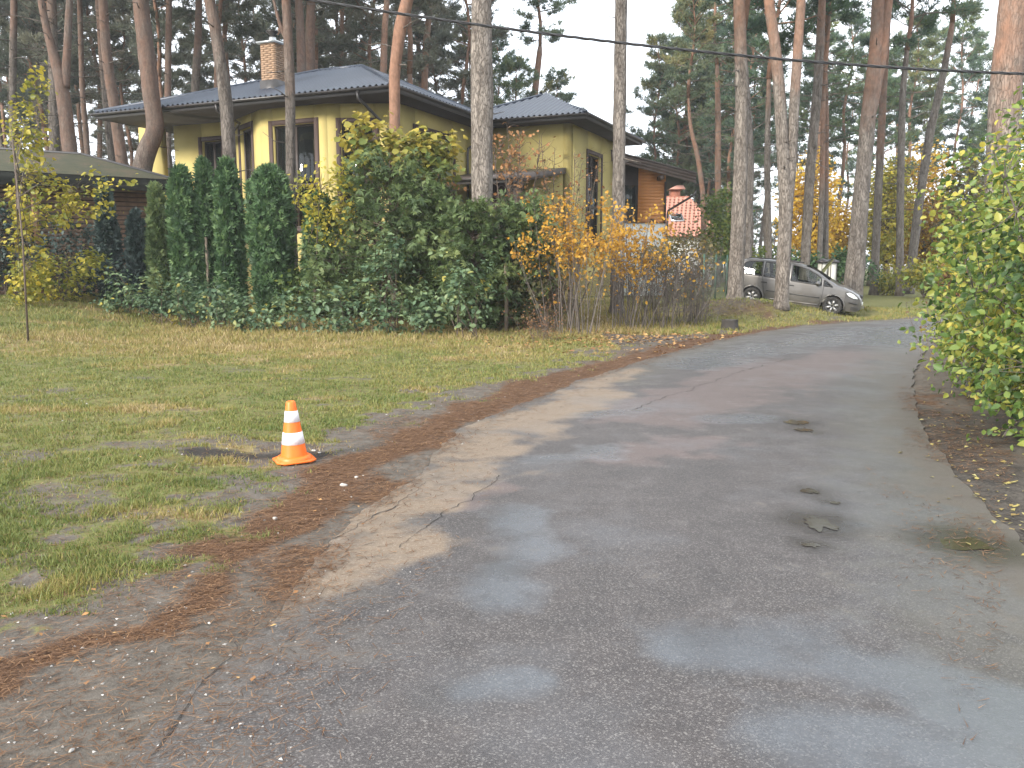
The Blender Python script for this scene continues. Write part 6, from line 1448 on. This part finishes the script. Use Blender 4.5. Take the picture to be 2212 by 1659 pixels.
for i in range(nx2 - 1):
    for j in range(nc - 1):
        c = (rows[i, j] + rows[i + 1, j] + rows[i, j + 1] + rows[i + 1, j + 1]) / 4
        if j < NS - 1 and any(bool(in_poly(c[0], c[2], p)) for p in WIN.values()): continue
        if j >= NS - 1 and 0.28 < c[0] < 1.12 and c[1] < half_w(c[0], interp(c[0], TOP) - 0.06) - 0.05: continue      # windscreen
        if c[0] < -1.93 and c[2] > 1.1 and c[1] < 0.56 and j >= NS - 1: continue   # rear screen
        faces.append([vid[i, j], vid[i + 1, j], vid[i + 1, j + 1], vid[i, j + 1]])
faces = np.array(faces); rv2 = rows.reshape(-1, 3)
body = MB(); body.add(rv2, faces); body.add(rv2 * np.array([1, -1, 1]), faces[:, ::-1])
for i_ in (0, nx2 - 1):
    e = np.concatenate([rows[i_], rows[i_][::-1] * np.array([1, -1, 1])]); body.add(e, np.arange(len(e))[None])
bodyo = body.build('body', M['paint'], car, True)
def skin(poly, off, sgn): return [(x, sgn * (float(half_w(x, z)) + off), z) for x, z in poly]
def side_patch(poly, off, sgn, k=7):
    """polygon on the flank, following the skin: fan from its centre with subdivided rim"""
    rim = []
    for (a, c) in zip(poly, poly[1:] + poly[:1]):
        for j in range(k): rim.append((a[0] + (c[0] - a[0]) * j / k, a[1] + (c[1] - a[1]) * j / k))
    cx, cz_ = np.mean([p[0] for p in rim]), np.mean([p[1] for p in rim]); n_ = len(rim)
    rings = [rim, [(cx + (x - cx) * 0.6, cz_ + (z - cz_) * 0.6) for x, z in rim], [(cx + (x - cx) * 0.2, cz_ + (z - cz_) * 0.2) for x, z in rim]]
    v = [q for r_ in rings for q in skin(r_, off, sgn)]; i = np.arange(n_); k2 = (i + 1) % n_
    mb = MB(); mb.add(v, [np.stack([i, k2, n_ + k2, n_ + i], -1), np.stack([n_ + i, n_ + k2, 2 * n_ + k2, 2 * n_ + i], -1), np.arange(2 * n_, 3 * n_)[None]]); return mb
def side_line(pts, w, off, sgn, closed=False, mat='trim', name='trim', parent=None):
    p = list(pts) + ([pts[0]] if closed else []); q = []
    for a, c in zip(p[:-1], p[1:]):
        for j in range(8): q.append((a[0] + (c[0] - a[0]) * j / 8, a[1] + (c[1] - a[1]) * j / 8))
    q.append(p[-1]); v3 = np.array(skin(q, off, sgn)); return MB().tube(v3, w, 6).build(name, M[mat], parent or car, True)
for sgn in (-1, 1):
    for nm, poly in WIN.items():
        w_ = side_patch(poly, 0.004, sgn).build('window', M['carglass'], car, True); side_line(poly, 0.024, 0.002, sgn, True, 'trim', 'seal', w_)
    for name, pts in (('front_door', [(0.98, 0.95), (0.98, 0.42), (0.86, 0.27), (-0.02, 0.27), (-0.13, 0.5), (-0.15, 1.0)]), ('rear_door', [(-0.17, 0.3), (-0.80, 0.27), (-0.95, 0.52), (-1.0, 0.75), (-1.06, 1.05)])):
        side_line(pts, 0.007, 0.000, sgn, False, 'trim', 'door_seam')
    side_line([(0.90, 0.545), (-0.08, 0.565)], 0.018, 0.008, sgn, False, 'trim', 'door_moulding'); side_line([(-0.2, 0.57), (-0.86, 0.58)], 0.018, 0.008, sgn, False, 'trim', 'door_moulding')
    side_line([(0.90, 0.30), (-0.9, 0.32)], 0.03, 0.0, sgn, False, 'paint', 'sill')
    for x_ in (0.02, -0.88):
        side_line([(x_, 0.855), (x_ - 0.19, 0.862)], 0.017, 0.028, sgn, False, 'trim', 'door_handle')
    MB().tube([(x_, sgn * (float(half_w(x_, 1.60)) - 0.05), float(interp(x_, TOP)) + 0.03) for x_ in np.linspace(-1.65, 0.05, 9)], 0.018, 6).build('roof_rail', M['trim'], car, True)
    # mirror
    mo = MB(); stone_geo(mo, (0.80, sgn * 0.985, 1.02), 0.075, 0.12, 0.085, np.random.default_rng(3), 0.5); mo.tube([(0.82, sgn * 0.86, 0.98), (0.81, sgn * 0.95, 1.0)], 0.03, 6); mo.build('mirror', M['paint'], car, True)
    # headlight and tail light follow the body skin
    hl = [(1.70, 0.80), (1.82, 0.845), (1.95, 0.80), (2.08, 0.70), (2.11, 0.62), (1.95, 0.64), (1.80, 0.70)]
    side_patch(hl, 0.008, sgn).build('headlight', M['lamp_lens'], car, True)
    side_line(hl, 0.012, 0.004, sgn, True, 'trim', 'headlight_rim')
    side_patch([(-2.11, 0.80), (-2.09, 1.02), (-1.93, 1.02), (-1.90, 0.86)], 0.006, sgn).build('tail_light', M['tail'], car, True)
    side_line([(1.84, 0.50), (2.10, 0.47)], 0.028, 0.002, sgn, False, 'trim', 'bumper_strip')
    for z_ in (0.26, 0.30, 0.34): side_line([(1.92, z_ + 0.01), (2.17, z_)], 0.012, 0.003, sgn, False, 'trim', 'lower_grille_bar')
    for xc in (XF, XR):
        a = np.linspace(-0.15, math.pi + 0.15, 22); pts_ = np.array([(xc + (RA - 0.0) * math.cos(t), sgn * (float(half_w(xc, 0.6)) - 0.005), 0.315 + (RA - 0.0) * math.sin(t)) for t in a]); pts_ = pts_[pts_[:, 2] > 0.24]
        MB().tube(pts_, 0.022, 6).build('arch_lip', M['paint'], car, True)
        mb = MB(); mb.lathe([(0.0, -0.02), (RA + 0.01, -0.02), (RA + 0.01, 0.30), (0.0, 0.30)], 24, (xc, sgn * 0.56 if sgn > 0 else -0.56, 0.325), axis='y')
        wl_ = MB().lathe([(0.205, -0.095), (0.25, -0.105), (0.295, -0.10), (0.316, -0.075), (0.318, 0.0), (0.316, 0.075), (0.295, 0.10), (0.205, 0.095)], 32, axis='y')
        whl = wl_.build('wheel', M['rubber'], car, True); whl.location = (xc, sgn * wheel_y, 0.318)
        MB().lathe([(0.212, -0.10), (0.205, -0.085), (0.195, 0.0), (0.205, 0.085), (0.212, 0.10)], 32, axis='y').build('rim', M['alloy'], whl, True)
        MB().lathe([(0.0, -0.0), (0.20, -0.0)], 24, (0, sgn * 0.01, 0), axis='y').build('brake_disc', M['trim'], whl)
        for k_ in range(6):
            an = k_ * math.pi / 3 + 0.3; d_ = np.array([math.cos(an), 0, math.sin(an)]); p_ = np.array([-math.sin(an), 0, math.cos(an)]); yo = np.array([0, sgn, 0])
            v = []
            for yv in (0.055, 0.082):
                for rr2, ww in ((0.03, 0.022), (0.205, 0.043)):
                    v += [d_ * rr2 - p_ * ww + yo * yv, d_ * rr2 + p_ * ww + yo * yv]
            MB().add(v, np.array([[0, 1, 3, 2], [4, 6, 7, 5], [0, 4, 5, 1], [1, 5, 7, 3], [3, 7, 6, 2], [2, 6, 4, 0]])).build('spoke', M['alloy'], whl)
        MB().lathe([(0.0, 0.09), (0.05, 0.088), (0.055, 0.05)] if sgn < 0 else [(0.055, -0.05), (0.05, -0.088), (0.0, -0.09)], 16, axis='y').build('hub_cap', M['alloy'], whl, True)
# glass across the front and back, floor, seats, wheel wells
def cross_patch(x0, x1, inset, name, k=10):
    v = []; xs_ = np.linspace(x0, x1, k)
    for x in xs_:
        zt_ = float(interp(x, TOP)); w = float(half_w(x, zt_ - 0.06)) - inset
        for s in np.linspace(-1, 1, 11): v.append((x, w * s, zt_ + 0.018 - 0.035 * abs(s) ** 3))
    i = np.arange(k - 1)[:, None] * 11; j = np.arange(10)[None]
    return MB().add(v, np.stack([i + j, i + 11 + j, i + 12 + j, i + j + 1], -1).reshape(-1, 4)).build(name, M['carglass'], car, True)
cross_patch(0.24, 1.16, 0.03, 'windscreen'); cross_patch(-2.10, -1.91, 0.05, 'rear_screen')
MB().box((-1.9, -0.70, 0.26), (1.9, 0.70, 0.34)).box((-1.85, -0.55, 0.34), (-1.0, 0.55, 0.62)).box((0.95, -0.78, 0.62), (1.5, 0.78, 0.93)).build('floor_pan', M['trim'], car)
for x_, y_ in ((0.15, -0.37), (0.15, 0.37), (-0.75, -0.42), (-0.75, 0.0), (-0.75, 0.42)):
    seat = MB().box((x_ - 0.28, y_ - 0.2, 0.45), (x_ + 0.28, y_ + 0.2, 0.62)); v = [(x_ - 0.32, y_ - 0.2, 0.6), (x_ - 0.2, y_ - 0.2, 0.6), (x_ - 0.2, y_ + 0.2, 0.6), (x_ - 0.32, y_ + 0.2, 0.6)]
    v += [(a_ - 0.12, b2 * 1.0, 1.14) for a_, b2, _ in v]
    seat.add(v, np.array([[0, 3, 2, 1], [4, 5, 6, 7], [0, 1, 5, 4], [1, 2, 6, 5], [2, 3, 7, 6], [3, 0, 4, 7]])); so = seat.build('seat', M['seatcloth'], car)
    MB().box((x_ - 0.46, y_ - 0.11, 1.17), (x_ - 0.38, y_ + 0.11, 1.34)).build('headrest', M['seatcloth'], so)
MB().box((2.06, -0.32, 0.66), (2.20, 0.32, 0.76)).build('grille', M['trim'], car)
MB().box((2.215, -0.26, 0.42), (2.235, 0.26, 0.53)).build('number_plate', M['plate'], car)
MB().lathe([(0.0, -0.012), (0.06, -0.01), (0.065, 0.0), (0.0, 0.0)], 16, (0, 0, 0)).build('badge', M['chrome'], car); bd = car.children[-1]; bd.location = (2.205, 0, 0.72); bd.rotation_euler = (0, -math.pi / 2, 0)
MB().tube([(1.10, -0.55, 1.22), (0.75, -0.05, 1.42)], 0.010, 5).build('wiper', M['trim'], car)

# ------------------------------------------------------------------ overhead cable, stump, fence, pillars, posts
M['cable'] = plain('cable_rubber', (0.022, 0.022, 0.024), 0.5, 0.1, 5)
CAB = [(-160, -140), (200, -85), (690, 0), (1020, 50), (1340, 98), (1600, 126), (1900, 145), (2212, 155), (2560, 158), (3000, 152)]
cpts = np.array([P(x, y, 15.2) for x, y in CAB]); d_ = np.linspace(0, 1, len(cpts)); 
pf = np.polyfit(cpts[:, 0], cpts[:, 2], 3); xs_ = np.linspace(cpts[0, 0], cpts[-1, 0], 420); zs_ = np.polyval(pf, xs_)
c0 = np.array([xs_[0], 15.2, zs_[0]])
cable = thing('overhead_cable', 'black twisted overhead cable crossing in front of the pines', 'cable', tuple(c0))
for i in range(3):
    a = xs_ * 7.5 + i * 2.094; p_ = np.column_stack([xs_, 15.2 + 0.014 * np.cos(a), zs_ + 0.014 * np.sin(a)]) - c0
    MB().tube(p_, 0.0125, 6).build('strand', M['cable'], cable, True)
M['stump'] = plain('stump_bark', (0.035, 0.031, 0.028), 0.9, 0.3, 6, bumps=0.6, bscale=25)
M['stumptop'] = plain('stump_cut', (0.09, 0.08, 0.07), 0.9, 0.25, 9)
sp_ = P(1577, 696, 22.6); sg = gz(sp_[0], sp_[1]); sr = 17 * kpx(22.6)
st = thing('tree_stump', 'low dark cut tree stump on the bank beside the road', 'tree stump', (sp_[0], sp_[1], sg))
MB().tube(np.array([(0, 0, -0.1), (0, 0, 0.05), (0, 0, 0.16), (0.0, 0, 0.26)]), [sr * 1.25, sr * 1.08, sr, sr * 0.98], 18, rough=0.04, rng=np.random.default_rng(5), cap=False).build('bark', M['stump'], st, True)
MB().lathe([(0.0, 0.255), (sr * 0.97, 0.25)], 18).build('cut_face', M['stumptop'], st)
# small green mesh fence by the thicket
M['green_post'] = plain('fence_green', (0.045, 0.10, 0.07), 0.5, 0.15, 5)
M['grey_post'] = plain('post_wood_grey', (0.15, 0.12, 0.09), 0.85, 0.25, 6)
f0, f1 = P(1520, 600, 27.5), P(1592, 600, 30.5)
fg = gz(f0[0], f0[1]); FH = P(1540, 552, 28)[2] - fg
fence = thing('mesh_fence', 'green wire mesh fence behind the pine at the car rear', 'fence', (f0[0], f0[1], fg), math.atan2(f1[1] - f0[1], f1[0] - f0[0]))
FL = math.hypot(f1[0] - f0[0], f1[1] - f0[1])
for i in range(4):
    x_ = FL * i / 3; MB().tube([(x_, 0, -0.1), (x_, 0, FH + 0.04)], 0.03, 8).build('post', M['green_post'], fence)
    if i < 3:
        mb = MB(); s_ = FL / 3
        for k_ in range(int(s_ / 0.06)): mb.tube([(x_ + 0.03 + k_ * 0.06, 0, 0.05), (x_ + 0.03 + k_ * 0.06, 0, FH)], 0.0028, 3, cap=False)
        for k_ in range(int(FH / 0.2)): mb.tube([(x_ + 0.03, 0.004, 0.05 + k_ * 0.2), (x_ + s_ - 0.03, 0.004, 0.05 + k_ * 0.2)], 0.0035, 3, cap=False)
        o = mb.build('wire_mesh', M['green_post'], fence); o['kind'] = 'stuff'
for x, y0, y1, Y, lab, w in [(1093, 572, 706, 21.6, 'weathered wooden post at the right end of the loose thujas', 0.055), (447, 512, 600, 25.15, 'pale wooden stake between the two tall thujas', 0.045)]:
    p_ = P(x, 560, Y); g = gz(p_[0], p_[1]); h = P(x, y0, Y)[2] - g
    mb = MB(); mb.tube(np.array([(0, 0, -0.1), (0.01, 0, h * 0.5), (0.0, 0, h - 0.02), (0, 0, h)]), [w, w * 0.97, w * 0.93, w * 0.7], 9, rough=0.03, rng=np.random.default_rng(int(x)))
    o = mb.build('wooden_post', M['grey_post'], smooth=True); o.location = (p_[0], p_[1], g); tag(o, lab, 'post')
M['cream'] = plain('cream_paint', (0.62, 0.61, 0.54), 0.8, 0.08, 4)
for (x, lab) in ((1776, 'cream gate pillar with dark cap behind the car windscreen, left of two'), (1795, 'cream gate pillar with dark cap behind the car windscreen, right of two')):
    Y = 36.0; p_ = P(x, 600, Y); g = gz(p_[0], p_[1]); h = P(x, 568, Y)[2] - g; k = kpx(Y)
    r_ = thing('gate_pillar', lab, 'pillar', (p_[0], p_[1], g), 0.3, 'cream gate pillars')
    MB().box((-0.14, -0.14, -0.05), (0.14, 0.14, h)).build('shaft', M['cream'], r_)
    for sx_ in (-1, 1): MB().box((sx_ * 0.15 - 0.012, -0.155, 0.0), (sx_ * 0.15 + 0.012, -0.141, h)).build('corner_strip', M['darkwood'], r_)
    MB().add([(-0.22, -0.22, h), (0.22, -0.22, h), (0.22, 0.22, h), (-0.22, 0.22, h), (-0.22, -0.22, h + 0.07), (0.22, -0.22, h + 0.07), (0.22, 0.22, h + 0.07), (-0.22, 0.22, h + 0.07), (0, 0, h + 0.2)],
             [np.array([[0, 3, 2, 1], [0, 1, 5, 4], [1, 2, 6, 5], [2, 3, 7, 6], [3, 0, 4, 7]]), np.array([[4, 5, 8], [5, 6, 8], [6, 7, 8], [7, 4, 8]])]).build('cap', M['soot'], r_)
# pale garden wall glimpsed beyond the car
w0, w1 = P(1610, 545, 66), P(1830, 545, 66); g = gz(w0[0], w0[1])
wl_ = thing('garden_wall', 'pale garden wall glimpsed between the trunks beyond the car', 'wall', (w0[0], w0[1], g))
L_ = w1[0] - w0[0]
MB().box((0, 0, 0), (L_, 0.25, 1.9)).build('wall_face', M['whitewash'], wl_); MB().box((-0.05, -0.05, 1.9), (L_ + 0.05, 0.3, 2.0)).build('coping', M['stone_grey'], wl_)

# ------------------------------------------------------------------ thin autumn haze over the whole place
hm = bpy.data.materials.new('haze'); hm.use_nodes = True; hn = hm.node_tree.nodes; hn.remove(hn['Principled BSDF'])
vol = hn.new('ShaderNodeVolumePrincipled'); vol.inputs['Color'].default_value = (0.93, 0.96, 1.0, 1); vol.inputs['Density'].default_value = 0.0006
hm.node_tree.links.new(vol.outputs[0], hn['Material Output'].inputs['Volume'])
hz = MB().box((-430, -130, -2.0), (430, 720, 32.0)).build('haze', hm); hz['kind'] = 'stuff'; hz['label'] = 'thin pale autumn haze between the trees'
